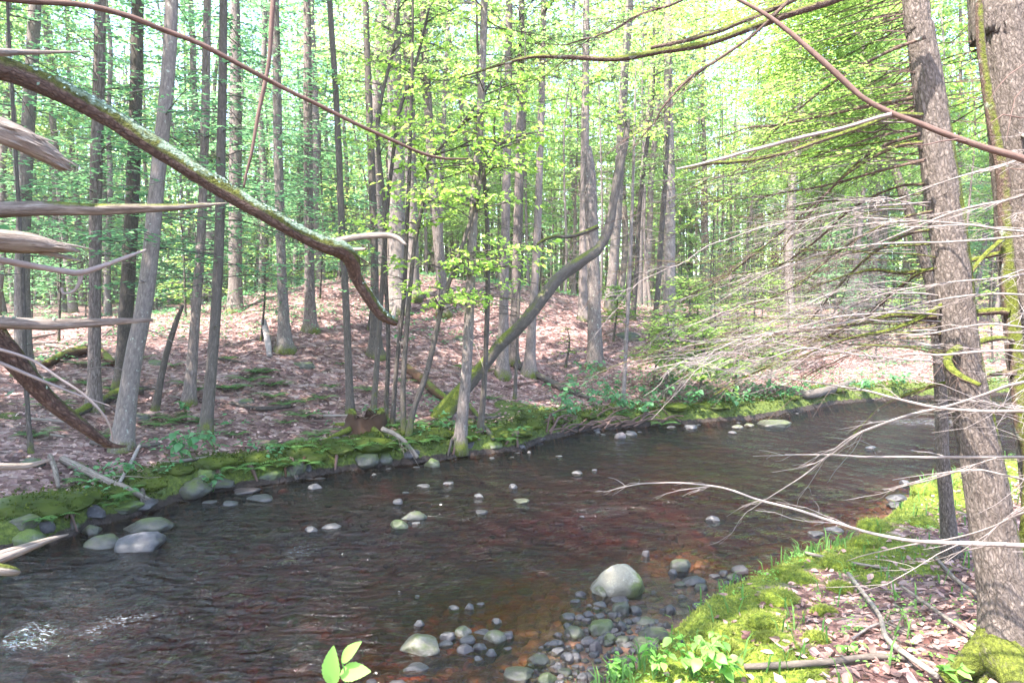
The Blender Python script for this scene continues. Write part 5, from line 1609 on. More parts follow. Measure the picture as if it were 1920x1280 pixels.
bd = np.array([-2.25, 1.25, 0.0]); bd[2] = ground(bd[0], bd[1])
dead = thing("dead_tree", "dead tree beyond the left edge with bare snapped and splintered branches poking into view", "dead tree", bd)
mb = MB(); q = spline(np.array([[*bd, .2], [bd[0], bd[1], 1.5, .17], [bd[0], bd[1], 3.2, .13], [bd[0], bd[1], 4.2, .09]]), 50)
tube(mb, q[:, :3], q[:, 3], 18, .5, 0, 0, True, bark_disp(.12, 9, 8), trunk_moss(bd[2], .8, .8)); mb.build("trunk", [M['dead_wood']], dead)
for i, (pp, a, b_, ms, sp, mt) in enumerate([
    ([(-80, 215, 66), (0, 246, 56), (50, 268, 50), (92, 292, 40), (128, 316, 14)], 1.7, 1.85, 0, 20, 'dead_wood'),
    ([(-90, 394, 32), (0, 394, 31), (80, 392, 30), (200, 393, 24), (300, 390, 17), (370, 386, 10), (426, 381, 3)], 1.7, 2.1, .62, 5, 'dead_wood'),
    ([(-90, 440, 48), (0, 450, 44), (60, 455, 38), (112, 463, 20), (150, 471, 5)], 1.65, 1.8, 0, 11, 'dead_wood'),
    ([(20, 462, 16), (70, 470, 13), (115, 480, 9), (152, 489, 3)], 1.72, 1.8, 0, 2, 'dead_wood'),
    ([(-80, 482, 15), (0, 488, 14), (60, 498, 14), (110, 507, 13), (150, 511, 13), (200, 496, 10), (240, 481, 8), (274, 468, 4)], 1.75, 2.0, 0, 0, 'twig'),
    ([(154, 510, 8), (150, 528, 8), (138, 546, 6), (120, 550, 5), (115, 540, 7)], 1.9, 1.9, 0, 0, 'twig'),
    ([(-80, 600, 27), (0, 604, 25), (80, 608, 24), (130, 607, 21), (180, 605, 18), (235, 602, 13), (286, 600, 7)], 1.7, 2.0, .2, 3, 'dead_wood'),
    ([(-70, 560, 56), (0, 642, 50), (30, 680, 46), (60, 716, 42), (90, 748, 36), (130, 780, 30), (165, 806, 25), (195, 828, 18), (215, 836, 10), (236, 836, 5)], 1.75, 2.05, .75, 0, 'lichen_bark'),
    ([(-40, 648, 8), (0, 655, 7), (60, 675, 6), (110, 708, 6), (155, 738, 5), (190, 772, 5), (206, 800, 4), (212, 826, 2)], 1.7, 1.9, 0, 0, 'twig'),
    ([(-40, 664, 8), (0, 680, 8), (60, 705, 7), (130, 734, 5), (207, 761, 2)], 1.72, 1.9, 0, 0, 'twig'),
    ([(-70, 878, 16), (0, 875, 15), (50, 873, 13), (98, 860, 5)], 1.7, 1.85, 0, 0, 'dead_wood'),
    ([(-60, 1064, 30), (0, 1044, 27), (50, 1026, 20), (90, 1012, 12), (128, 1001, 3)], 1.7, 1.9, 0, 4, 'dead_wood'),
    ([(-60, 1060, 26), (0, 1066, 24), (22, 1070, 20), (34, 1072, 12)], 1.65, 1.7, .6, 0, 'dead_wood'),
    ([(-60, 95, 22), (0, 98, 20), (38, 98, 13), (90, 98, 8), (150, 97, 4)], 1.7, 1.9, 0, 0, 'dead_wood')]):
    c = curve_px([(x_, y_, w_ * .85) for x_, y_, w_ in pp], a, b_)
    if pp[0][0] < 0 and mt != 'twig':
        c = joined([bd[0], bd[1], c[0, 2] + .05, c[0, 3] * 1.1], c)
    o, q = limb(dead, c, [M[mt]], 14, 70, .20, 34, top_moss(ms, i * 4.0, -.2) if ms else None, 200 + i, splinter=sp)
    if i in (6, 7, 12):
        m = 420 if i == 6 else 200
        mb = MB(); k = rg.integers(14, 58, m)
        dirs = unit(np.gradient(q[:, :3], axis=0))[k]; sx = unit(np.cross(dirs, [0, 0, 1.0])); up = np.cross(sx, dirs)
        aa = rg.normal(.2, .6, m); nv = up * np.cos(aa)[:, None] - sx * np.sin(aa)[:, None]
        bs_ = q[k, :3] + nv * (q[k, 3] * rg.uniform(.97, 1.12, m))[:, None]
        ok = fbm(bs_ * 12, 2) > .05
        bs_, nv = bs_[ok], nv[ok]; m = len(bs_); tv = unit(np.cross(nv, rg.normal(0, 1, (m, 3))))
        diamonds(mb, bs_ - tv * .004, tv + nv * .25, nv, rg.uniform(.005, .012, m), rg.uniform(.004, .011, m), rg.uniform(0, 1, m))
        l2 = mb.build("lichen", M['lichen'], o, smooth=False); l2["kind"] = "stuff"
# ------------------------------------------------------------------ ground cover, litter, plants
def scatter(n, xlo, xhi, ylo, yhi, test, rg):
    x = rg.uniform(xlo, xhi, n); y = rg.uniform(ylo, yhi, n)
    df, dn = bank_far(x, y), bank_near(x, y)
    k = test(x, y, df, dn)
    x, y = x[k], y[k]
    return np.stack([x, y, height(x, y)], 1), df[k], dn[k]


def in_view(p, m=120, d=0.5):
    dd = p[:, 1] * cos(PITCH) + (CAM[2] - p[:, 2]) * sin(PITCH)
    px = 960 + p[:, 0] / np.maximum(dd, .1) * FPX
    py = 640 - ((p[:, 2] - CAM[2]) * cos(PITCH) + p[:, 1] * sin(PITCH)) / np.maximum(dd, .1) * FPX
    return (dd > d) & (px > -m) & (px < 1920 + m) & (py > -m) & (py < 1280 + m)


def flat_leaves(mb, p, rg, l0, l1, mat=0):
    n = len(p); a = rg.uniform(0, 2 * pi, n)
    d = np.stack([np.cos(a), np.sin(a), rg.uniform(-.25, .35, n)], 1)
    nr = unit(np.array([0, 0, 1.0]) + rg.normal(0, .45, (n, 3)))
    leaves6(mb, p + [0, 0, .012], d, nr, rg.uniform(l0, l1, n), rg.uniform(l0, l1, n) * .62, rg.beta(1.3, 1.3, n), mat, rg.uniform(-.3, .45, n)[:, None], rg.uniform(-.3, .4, n)[:, None])


rg = np.random.default_rng(31)
# near bank: the leaves that show largest are pieces of their own, the rest a mass
p, df, dn = scatter(26000, -1, 9, 2.2, 11, lambda x, y, df, dn: (dn > .25), rg)
mo = n2(p[:, 0], p[:, 1], .9, 4, 12.0)
keep = in_view(p) & (rg.uniform(0, 1, len(p)) < np.clip(.15 + .9 * sstep(.3, 1.8, dn - .7 * mo), 0, 1))
p = p[keep]
near_d = np.argsort(p[:, 1] + rg.uniform(0, 1.2, len(p)))
leafm = []
for v in range(10):
    mb = MB(); r2 = np.random.default_rng(40 + v)
    L = .085
    u = np.linspace(0, 1, 6)
    w = np.sin(u * pi) ** .8 * L * .32 * (1 + .25 * np.cos(u * 21 + v))
    cz = L * r2.uniform(-.25, .45) * (u - .4) ** 2 * 2
    cf = L * r2.uniform(.05, .3)
    mid = np.stack([u * L, 0 * u, cz], 1)
    V = np.concatenate([mid, mid + np.stack([0 * u, w, cf * w / L * 2], 1), mid + np.stack([0 * u, -w, cf * w / L * 2 * r2.uniform(.2, 1)], 1)])
    i = np.arange(5)
    F = np.concatenate([np.stack([i, i + 1, i + 7, i + 6], 1), np.stack([i, i + 12, i + 13, i + 1], 1)])
    mb.add(V, F, r2.beta(1.2, 1.2), 0)
    leafm.append(mb.mesh("leaf", M['litter']))
for j in near_d[:300]:
    o = bpy.data.objects.new("leaf", leafm[rg.integers(10)])
    o.location = tuple(p[j] + [0, 0, .014])
    o.rotation_euler = (rg.normal(0, .35), rg.normal(0, .35), rg.uniform(0, 6.28))
    s = rg.uniform(.6, 1.15); o.scale = (s, s, s)
    o.parent = near_bank
    COL.objects.link(o)
mb = MB(); flat_leaves(mb, p[near_d[300:]], rg, .035, .085)
tag(mb.build("leaf_litter", M['litter'], None, False), "dry reddish leaf litter strewn over the sunny near bank", "leaf litter", kind="stuff")

p, df, dn = scatter(150000, -26, 22, 5, 34, lambda x, y, df, dn: df > .35, rg)
p = p[in_view(p) & (rg.uniform(0, 1, len(p)) < sstep(34, 8, p[:, 1]) * .9 + .1)]
mb = MB()
n = len(p); a = rg.uniform(0, 2 * pi, n)
diamonds(mb, p + [0, 0, .02], np.stack([np.cos(a), np.sin(a), rg.uniform(-.3, .5, n)], 1), unit(np.array([0, 0, 1.0]) + rg.normal(0, .5, (n, 3))), rg.uniform(.035, .09, n), rg.uniform(.025, .055, n), rg.beta(1.2, 1.4, n))
tag(mb.build("hillside_litter", M['litter'], None, False), "dull mauve-brown leaf litter covering the slope across the stream", "leaf litter", kind="stuff")


def tufts(mb, p, rg, h0, h1, w, per, lean=.5, mi=0, rn=None):
    n = len(p) * per
    b = np.repeat(p, per, 0) + rg.normal(0, .012, (n, 3)) * [1, 1, 0]
    d = unit(rg.normal(0, lean, (n, 3)) * [1, 1, 0] + [0, 0, 1.0])
    nr = rg.normal(0, 1, (n, 3))
    diamonds(mb, b - [0, 0, .005], d, nr, rg.uniform(h0, h1, n), w, np.clip((np.repeat(rn, per) if rn is not None else rg.uniform(0, 1, n)) + rg.normal(0, .15, n), 0, 1), mi, .35)


# moss of the far bank: short fuzz over the moss-grown edge
p, df, dn = scatter(60000, -14, 15, 4, 20, lambda x, y, df, dn: (df > -.05) & (df < 2.2), rg)
mo = n2(p[:, 0], p[:, 1], .9, 4, 12.0)
keep = in_view(p) & (rg.uniform(0, 1, len(p)) < sstep(1.4, .1, df - .45 * mo))
p = p[keep]
mb = MB(); tufts(mb, p, rg, .025, .06, .03, 3, .9, 0, np.clip(.45 + .5 * n2(p[:, 0], p[:, 1], 2.2, 3, 4), 0, 1))
Vl, Fl = ico(2)
fe = np.array([at_z(x_, y_, 0)[:2] for x_, y_ in _far_px])
for j in range(95):
    t = rg.uniform(0, len(fe) - 1.01); i0 = int(t); c2 = fe[i0] * (1 - t + i0) + fe[i0 + 1] * (t - i0)
    tv = unit(fe[i0 + 1] - fe[i0]); nv2 = np.array([-tv[1], tv[0]])
    if 2.6 > c2[0] > 1.0 and c2[1] > 11 and rg.random() < .8:
        continue
    c2 = c2 + nv2 * rg.uniform(.05, .55)
    s_ = rg.uniform(.07, .22)
    V = Vl * (1 + .22 * fbm(Vl * 1.8 + j * 3.1, 3))[:, None] * [s_ * rg.uniform(1, 1.7), s_ * rg.uniform(.7, 1.3), s_ * rg.uniform(.35, .6)]
    V = V + [c2[0], c2[1], ground(c2[0], c2[1]) + s_ * .08]
    mb.add(V, Fl, np.clip(.35 + .5 * fbm(V * 5, 2), 0, 1))
    up_ = np.where(Vl[:, 2] > -.2)[0]; kk = rg.choice(up_, 90)
    diamonds(mb, V[kk] + rg.normal(0, .02, (90, 3)), unit(Vl[kk] + rg.normal(0, .6, (90, 3))), rg.normal(0, 1, (90, 3)), rg.uniform(.025, .055, 90), .022, np.clip(rg.uniform(.1, .7) + rg.normal(0, .15, 90), 0, 1), 0, .35)
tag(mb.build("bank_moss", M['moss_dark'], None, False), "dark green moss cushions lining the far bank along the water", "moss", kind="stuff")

# moss and low green of the near bank
p, df, dn = scatter(90000, .2, 9.5, 2.2, 11, lambda x, y, df, dn: (dn > -.02) & (dn < 2.3), rg)
mo = n2(p[:, 0], p[:, 1], .9, 4, 12.0)
keep = in_view(p) & (rg.uniform(0, 1, len(p)) < 1.1 * sstep(1.5, .35, dn - .7 * mo) * sstep(-.5, .3, mo + .2))
p = p[keep]
mb = MB(); tufts(mb, p, rg, .015, .035, .009, 4, .8, 0, np.clip(.5 + .5 * n2(p[:, 0], p[:, 1], 2.5, 3, 4), 0, 1))
tag(mb.build("moss", M['moss_tuft'], None, False), "bright yellow-green moss carpeting the sunny near bank edge", "moss", kind="stuff")

# cushions of moss that stand up from it
for i, (px, py, w) in enumerate([(1430, 1168, 66), (1345, 1190, 60), (1360, 1212, 44), (1460, 1125, 70), (1545, 1150, 44), (1500, 1090, 62), (1570, 1060, 60), (1640, 990, 60), (1740, 925, 60), (1620, 1022, 50), (1730, 985, 54), (1440, 1200, 40), (1300, 1225, 46), (1530, 1200, 44), (1575, 1105, 44), (1480, 1075, 50)]):
    q = on_ground(px, py, 2, 30)
    dd = q[1]; r_ = w / 2 / FPX * dd
    V, F = ico(3)
    V = V * (1 + .16 * fbm(V * 2 + i * 5, 3))[:, None]
    mb = MB(); V2 = V * [r_, r_ * .85, r_ * .55] + q
    mb.add(V2, F, .4, .9)
    up = V[:, 2] > -.05
    nn = 900
    k = rg.choice(np.where(up)[0], nn)
    diamonds(mb, V2[k] + rg.normal(0, r_ * .05, (nn, 3)), unit(V[k] + rg.normal(0, .45, (nn, 3)) + [0, 0, .4]), rg.normal(0, 1, (nn, 3)), rg.uniform(.012, .026, nn), .006, np.clip(.5 + .4 * fbm(V2[k] * 18, 2), 0, 1), 1, .4)
    where = ["largest rounded moss cushion facing the leafy plants", "moss cushion on the bank edge above the leafy plants", "small moss cushion between leaf litter and the leafy plants", "broad flat moss cushion at the middle of the near bank", "small moss cushion alone in the sunny leaves",
             "moss cushion on the edge opposite the curved stone row", "moss cushion among clover-like leaves by the grassy edge", "moss cushion near the slim tree's foot on the stream side", "moss cushion at the upstream end beside the slim tree", "moss cushion under the lowest bare bough",
             "moss cushion left of the slim tree's rubbed foot", "low moss cushion sunk in red leaves", "moss cushion right beside the bright leafy plants", "smallest moss cushion amid the pink leaf litter", "moss cushion in the sun patch of the near bank", "moss cushion on the lip where the grass hangs over"][i]
    o = mb.build("moss_cushion", [M['floor_near'], M['moss_tuft']])
    tag(o, where, "moss cushion", "moss cushions of the near bank")
    o["_c"] = 0; del o["_c"]

# grass: fringe of the near edge and thin blades in the litter
p, df, dn = scatter(34000, .2, 9.5, 2.2, 11, lambda x, y, df, dn: (dn > -.04) & (dn < 1.5), rg)
mo = n2(p[:, 0], p[:, 1], 1.7, 3, 30.0)
keep = in_view(p) & (rg.uniform(0, 1, len(p)) < (sstep(.25, .05, dn) * sstep(-.2, .25, mo) * .9 + .035))
p = p[keep]; n = len(p) * 2
mb = MB()
b = np.repeat(p, 2, 0) + rg.normal(0, .02, (n, 3)) * [1, 1, 0]
h = rg.uniform(.06, .2, n)
a = rg.uniform(0, 2 * pi, n); ln = np.stack([np.cos(a), np.sin(a), 0 * a], 1) * (h * rg.uniform(.3, .9, n))[:, None]
sd = np.stack([-np.sin(a), np.cos(a), 0 * a], 1) * .0055
V = np.stack([b + sd, b - sd, b + ln * .35 - sd + np.outer(h * .7, [0, 0, 1]), b + ln * .35 + sd + np.outer(h * .7, [0, 0, 1]), b + ln + np.outer(h * .85, [0, 0, 1])], 1).reshape(-1, 3)
o5 = (np.arange(n) * 5)[:, None]
rn = np.repeat(rg.uniform(0, 1, n), 5)
mb.add(V, np.concatenate([o5 + np.array([[0, 1, 2, 3]])]), rn, 0)
mb.F.append((o5 + np.array([[3, 2, 4]]), 0))
tag(mb.build("grass", M['grass'], None, False), "thin grass fringing the near bank edge above the stones", "grass", kind="stuff")

# small herbs
p, df, dn = scatter(5200, .2, 9.5, 2.2, 11, lambda x, y, df, dn: (dn > .02) & (dn < 2.6), rg)
mo = n2(p[:, 0], p[:, 1], 1.2, 3, 50.0)
p = p[in_view(p) & (mo > .0)]
n = len(p) * 4; b = np.repeat(p, 4, 0) + rg.normal(0, .02, (n, 3)) * [1, 1, .4] + [0, 0, .035]
a = rg.uniform(0, 2 * pi, n)
mb = MB(); leaves6(mb, b, np.stack([np.cos(a), np.sin(a), rg.uniform(-.2, .3, n)], 1), unit(rg.normal(0, .3, (n, 3)) + [0, 0, 1.0]), rg.uniform(.016, .036, n), rg.uniform(.012, .024, n), rg.uniform(0, 1, n))
tag(mb.build("ground_cover", M['fresh'], None, False), "low clover-like herbs spread over the near bank", "ground cover", kind="stuff")
p, df, dn = scatter(9000, -22, 19, 4, 30, lambda x, y, df, dn: (df > .1), rg)
mo = n2(p[:, 0], p[:, 1], .45, 3, 60.0)
p = p[in_view(p) & (mo > .10) | (in_view(p) & (p[:, 0] > 3) & (df < 4) & (mo > -.3))]
n = len(p) * 6; b = np.repeat(p, 6, 0) + rg.normal(0, .10, (n, 3)) * [1, 1, .3] + [0, 0, .10]
a = rg.uniform(0, 2 * pi, n)
mb = MB(); leaves6(mb, b, np.stack([np.cos(a), np.sin(a), rg.uniform(-.3, .2, n)], 1), unit(rg.normal(0, .35, (n, 3)) + [0, 0, 1.0]), rg.uniform(.05, .11, n), rg.uniform(.035, .07, n), rg.uniform(0, 1, n))
tag(mb.build("undergrowth", M['herb'], None, False), "low scattered seedlings and herbs on the slope across the stream", "undergrowth", kind="stuff")


# ferns
def fern_mesh(v):
    r2 = np.random.default_rng(60 + v); ms = []
    for f in range(7):
        mb = MB(); L = r2.uniform(.28, .5); a = f * 2 * pi / 7 + r2.normal(0, .2)
        d = np.array([cos(a), sin(a), 0]); s = np.array([-sin(a), cos(a), 0])
        t = np.linspace(0, 1, 16)
        ax = np.outer(t * L, d) + np.outer(L * (.75 * t - .62 * t ** 2), [0, 0, 1])
        tube(mb, ax, np.linspace(.004, .001, 16), 3, .5, 0, 0, False)
        w = .30 * L * np.sin(np.clip(t * 1.02, 0, 1) * pi) ** .7 * (1.1 - .5 * t)
        for sg in (-1, 1):
            diamonds(mb, ax[1:], s * sg + d * .35 + np.array([0, 0, -.12]), np.array([0, 0, 1.0]) + 0 * ax[1:], np.maximum(w[1:], .012), .026, r2.uniform(0, 1, 15), 0, .3)
        ms.append(mb.mesh("frond", M['fern'], False))
    return ms


FERN = [fern_mesh(v) for v in range(4)]


def fern(px, py, label, group=None, s=1.0):
    q = on_ground(px, py)
    root = thing("fern", label, "fern", q, group)
    root.scale = (s, s, s); root.rotation_euler = (0, 0, rg.uniform(0, 6.28))
    for m in FERN[rg.integers(4)]:
        o = bpy.data.objects.new("frond", m); COL.objects.link(o); o.parent = root


for px, py, lb, s in [(555, 842, "pale green fern clump on the moss above the blocky ledge stone", 1.25), (525, 838, "fern left of the pale clump above the mossy ledge", 1.0), (590, 850, "fern at the right end of the mossy ledge clump", .9),
                      (330, 790, "dark green fern between the slanting dead stem and the dark mossy-footed trunk", 1.2), (300, 800, "fern at the foot of the slanting dead stem", 1.0), (835, 800, "fern at the butt of the crooked leaning tree", 1.0),
                      (470, 715, "fern clump on the slope below the white birch fragment", 1.3), (500, 700, "fern higher up on the slope near the white birch fragment", 1.0), (440, 880, "bright fern beside the big-leaved plant at the waterside", .9),
                      (960, 812, "fern hanging over the mossy point left of the brush heap", 1.1), (790, 835, "small fern at the feet of the wavy saplings", .8), (170, 905, "fern sprouting from the mossy bank at the left", .9), (740, 800, "fern just right of the rotten stump", .9), (1240, 800, "fern drooping over the far waterline right of the brush heap", 1.0)]:
    fern(px, py, lb, None, s * .9)
for k in range(56):
    fern(rg.uniform(60, 1000), rg.uniform(670, 835), "small fern scattered on the leaf-strewn slope", "small ferns of the slope", rg.uniform(.45, .95))


# broad-leaved plants: stems with large leaves, each leaf a piece
def blade(v, L=.14):
    r2 = np.random.default_rng(v); mb = MB()
    u = np.linspace(0, 1, 8); w = np.sin(u ** .8 * pi) ** .85 * L * .36
    z = -L * .35 * u ** 2
    mid = np.stack([u * L, 0 * u, z], 1)
    sd = [mid + np.stack([0 * u, sg * w, w * .28 + .004 * np.cos(u * 30)], 1) for sg in (1, -1)]
    V = np.concatenate([mid, sd[0], sd[1]]); i = np.arange(7)
    mb.add(V, np.concatenate([np.stack([i, i + 1, i + 9, i + 8], 1), np.stack([i, i + 16, i + 17, i + 1], 1)]), r2.uniform(0, 1), 0)
    return mb


LEAF = {m: [blade(90 + v).mesh("leaf", M[m]) for v in range(5)] for m in ('herb', 'fresh')}


def leafy_plant(q, h, stems, n, size, mat, label, group=None, spread=.3, name="leafy_plant", cat="plant"):
    root = thing(name, label, cat, q, group)
    for _ in range(stems):
        a = rg.uniform(0, 2 * pi); e = spread * rg.uniform(.3, 1)
        pts = np.array([[*q, .004], [q[0] + cos(a) * e * .5, q[1] + sin(a) * e * .5, q[2] + h * .6, .003], [q[0] + cos(a) * e, q[1] + sin(a) * e, q[2] + h * rg.uniform(.8, 1.1), .0015]])
        P = spline(pts, 8); mb = MB(); tube(mb, P[:, :3], P[:, 3], 4, .3, 0, 0, False)
        mb.build("stem", [M['fern']], root)
        for k in range(n):
            t = rg.uniform(.45, 1.0); c = P[int(t * 7), :3]
            o = bpy.data.objects.new("leaf", LEAF[mat][rg.integers(5)])
            o.location = tuple(c - q)
            o.rotation_euler = (rg.normal(0, .25), rg.uniform(-.1, .45), k * 2.4 + rg.normal(0, .4))
            s = size / .14 * rg.uniform(.5, 1.0); o.scale = (s, s, s)
            o.parent = root; COL.objects.link(o)
    return root


for px, py, h, st, n, sz, lb in [(345, 866, .42, 5, 6, .17, "blue-green big-leaved plant below the dark mossy-footed trunk"), (405, 852, .35, 4, 5, .15, "big-leaved plant right at the foot of the dark mossy-footed trunk"), (235, 893, .25, 3, 5, .13, "low big-leaved plant amid dead sticks at the left bank"),
                                (400, 925, .3, 4, 5, .11, "leafy sprig growing from the low mossy bank boulder"), (350, 780, .3, 3, 6, .12, "leafy plant beside the dark fern on the left slope"), (760, 655, .35, 3, 6, .14, "pale-leaved seedling on the slope below the lichened limb's tip")]:
    leafy_plant(on_ground(px, py), h, st, n, sz, 'herb', lb)
for px, py, lb in [(1050, 765, "broad-leaved shrub at the lower left of the leafy patch by the water"), (1085, 740, "broad-leaved shrub in the middle of the leafy patch"), (1120, 770, "broad-leaved shrub nearest the water in the leafy patch"), (1110, 715, "broad-leaved shrub at the top of the leafy patch under the snapped trunk"),
                   (1145, 748, "broad-leaved shrub on the right of the leafy patch"), (1170, 775, "broad-leaved shrub at the foot of the bare grey pole stem"), (1065, 790, "broad-leaved shrub overhanging the brush heap"), (1230, 765, "broad-leaved shrub right of the bare grey pole stem"), (1290, 765, "broad-leaved shrub above the round grey far-bank stone"), (1340, 750, "broad-leaved shrub left of the mossy bank end"), (1380, 770, "broad-leaved shrub above the white stones of the far bank"),
                   (1420, 745, "broad-leaved shrub nearest the mossy rock of the right bank"), (1470, 760, "broad-leaved shrub before the root-tangled log"), (1255, 735, "broad-leaved shrub behind the one right of the bare pole stem"), (1315, 720, "broad-leaved shrub at the foot of the bushy young hemlock"), (1620, 745, "broad-leaved shrub on the far bank right of the root-tangled log"), (1680, 735, "broad-leaved shrub on the far bank seen just left of the slim spotted tree"), (1200, 790, "broad-leaved shrub at the edge behind the upright rosy stone")]:
    leafy_plant(on_ground(px, py), .5, 6, 6, .15, 'herb', lb, None, .55, "broadleaf_shrub", "shrub")
for px, py, h, st, n, sz, lb in [(1300, 1275, .28, 5, 6, .095, "bright sunlit leafy plant at the bottom edge, left one of three"), (1365, 1285, .26, 5, 6, .10, "bright sunlit leafy plant at the bottom edge, middle one of three"), (1340, 1245, .2, 4, 5, .08, "smaller sunlit leafy plant behind the other two at the bottom edge"),
                                (1160, 1290, .22, 6, 7, .07, "narrow-leaved green tuft beside the cobble heap at the bottom edge"), (1225, 1275, .22, 5, 7, .07, "narrow-leaved green tuft between the cobble heap and the bright leafy plants"), (1780, 1290, .18, 3, 4, .10, "green leaf cluster at the bottom edge before the stout trunk's root"), (1590, 1230, .12, 3, 5, .06, "small green seedling in the pink leaf litter")]:
    leafy_plant(on_ground(px, py, 1.6, 20), h, st, n, sz, 'fresh', lb, None, .16)

# the seedling that stands up into the bottom of the picture
q = at(640, 1400, 1.62); q[2] = ground(q[0], q[1])
root = thing("seedling", "fresh green seedling with three toothed leaves at the bottom edge, before the water", "seedling", q)
mb = MB(); P = spline(np.array([[*q, .004], [*at(650, 1340, 1.62), .003], [*at(637, 1262, 1.62), .002], [*at(640, 1238, 1.62), .0012]]), 14); tube(mb, P[:, :3], P[:, 3], 5, .3, 0, 0, False); mb.build("stem", [M['fern']], root)
for base, tip, wd in [((622, 1285), (621, 1218), 36), ((641, 1240), (670, 1204), 24), ((638, 1262), (689, 1256), 34)]:
    A, B = at(*base, 1.62), at(*tip, 1.57)
    L = np.linalg.norm(B - A); W = wd / FPX * 1.6
    dv = unit(B - A); nv = unit(np.array([0, -.75, .65])); sv = unit(np.cross(dv, nv)); nv = np.cross(sv, dv)
    u = np.linspace(0, 1, 22); w = np.sin(u ** .85 * pi) ** .8 * W / 2 * (1 + .05 * np.sign(np.sin(u * 60)))
    mid = A + np.outer(u * L, dv) - np.outer(.12 * L * u ** 2, nv)
    V = np.concatenate([mid, mid + w[:, None] * sv + np.outer(w * .3, nv), mid - w[:, None] * sv + np.outer(w * .3, nv)]); i = np.arange(21)
    mb = MB(); mb.add(V, np.concatenate([np.stack([i, i + 1, i + 23, i + 22], 1), np.stack([i, i + 44, i + 45, i + 1], 1)]), .75, 0)
    mb.build("leaf", [M['fresh']], root)

# rotten stump
q = on_ground(683, 812)
root = thing("tree_stump", "rotten hollow stump with a moss-capped rim at the far bank", "stump", q)
r0 = 36 / FPX * (q[1] + .2)
mb = MB(); nR, nS = 16, 36
th = np.linspace(0, 2 * pi, nS, endpoint=False)
rim = .34 + .16 * fbm(np.stack([np.cos(th) * 2.2, np.sin(th) * 2.2, th * 0], 1), 3) + .05 * np.sin(th * 2 + 1)
for inner in (0, 1):
    rows = []
    for k in range(nR):
        t = k / (nR - 1)
        rr = r0 * (1.25 - .35 * t + .25 * np.exp(-t * 7)) * (.72 if inner else 1) * (1 + .22 * fbm(np.stack([np.cos(th) * 2.5, np.sin(th) * 2.5, th * 0 + t * .8], 1), 3))
        rows.append(np.stack([q[0] + np.cos(th) * rr, q[1] + .15 + np.sin(th) * rr, q[2] - .1 + (rim + .1) * t * (1 if not inner else 1.0)], 1))
    V = np.concatenate(rows); V = V + .025 * np.stack([fbm(V * 8 + 9 * c, 3) for c in range(3)], 1)
    i = np.arange(nR - 1)[:, None] * nS; j = np.arange(nS)[None]; j2 = (j + 1) % nS
    F = np.stack([i + j, i + j2, i + nS + j2, i + nS + j], -1).reshape(-1, 4)
    mb.add(V, F if not inner else F[:, ::-1], .3, 1.1 * sstep(q[2] + .2, q[2] + .42, V[:, 2]) + .5 * sstep(q[2] + .12, q[2], V[:, 2]))
    if inner:
        n0 = mb.n; a = n0 - nS + np.arange(nS); b2 = n0 - len(V) - nS + np.arange(nS)
        mb.F.append((np.stack([a, np.roll(a, -1), np.roll(b2, -1), b2], 1), 0))
mb.build("trunk", [M['rotten']], root)
for a in (2.6, 4.0, 5.3, .5):
    c = np.array([q[0] + cos(a) * r0, q[1] + .15 + sin(a) * r0, q[2] + .08])
    e = np.array([q[0] + cos(a) * r0 * 2.6, q[1] + .15 + sin(a) * r0 * 2.6, 0]); e[2] = ground(e[0], e[1])
    limb(root, np.array([[*c, .05], [*(c * .5 + e * .5 + [0, 0, .0]), .04], [*e, .015]]), [M['rotten']], 8, 16, .2, 12, lambda V, D: np.full(len(V), .8), int(a * 10), "root")


# fallen wood: each stick a thing
def stick(pts, mat, label, group=None, off=.02, moss=0.0, tw=0, name="fallen_branch", cat="fallen branch", lift=None):
    out = []
    for i, (x, y, w) in enumerate(pts):
        g = on_ground(x, y, 2) if at_z(x, y, 0)[1] < 0 or True else None
        dd = g[1] * cos(PITCH) + (CAM[2] - g[2]) * sin(PITCH)
        r_ = w / 2 / FPX * dd
        out.append((g[0], g[1], max(g[2], -.03) + r_ * .7 + off * (lift[i] if lift else 1), r_))
    c = np.array(out); root = thing(name, label, cat, c[0, :3] - [0, 0, c[0, 3]], group)
    P = spline(c, 36); mb = MB()
    tube(mb, P[:, :3], P[:, 3], 8, rg.uniform(0, 1), 0, 0, True, bark_disp(.15, 22, pts[0][0]), top_moss(moss, 1, -.5) if moss else None)
    mb.build("bough", [M[mat]], root)
    if tw:
        for k in range(tw):
            mb = MB(); Q = P[rg.integers(8, 26):]; twigs(mb, Q, rg, 1, .25, .6, None, .006, .0, .3, 1)
            mb.build("twig", [M[mat]], root)
    return root


stick([(1395, 1262, 12), (1480, 1256, 13), (1560, 1252, 13), (1640, 1240, 12), (1700, 1246, 8)], 'dark_bark', "dark fallen stick lying along the bottom of the near bank")
stick([(1590, 1090, 7), (1620, 1130, 8), (1648, 1170, 8), (1662, 1215, 10), (1700, 1250, 11), (1760, 1290, 12)], 'dead_wood', "long bleached forked stick running down to the stout trunk's root", tw=3, off=.05)
stick([(1690, 1115, 6), (1750, 1160, 7), (1810, 1200, 8), (1880, 1245, 10), (1930, 1275, 11)], 'dead_wood', "bleached stick lying before the stout scaly trunk", off=.05)
stick([(1510, 1043, 6), (1580, 1058, 6), (1665, 1074, 4)], 'dead_wood', "straight thin bleached stick in the green herbs of the near bank")
stick([(1755, 1055, 7), (1790, 1095, 8), (1835, 1130, 8)], 'dead_wood', "short bleached stick right of the slim tree's rubbed foot", off=.03)
stick([(1598, 1205, 5), (1640, 1180, 5), (1690, 1168, 3)], 'twig', "short curved dry twig in the pink leaf litter")
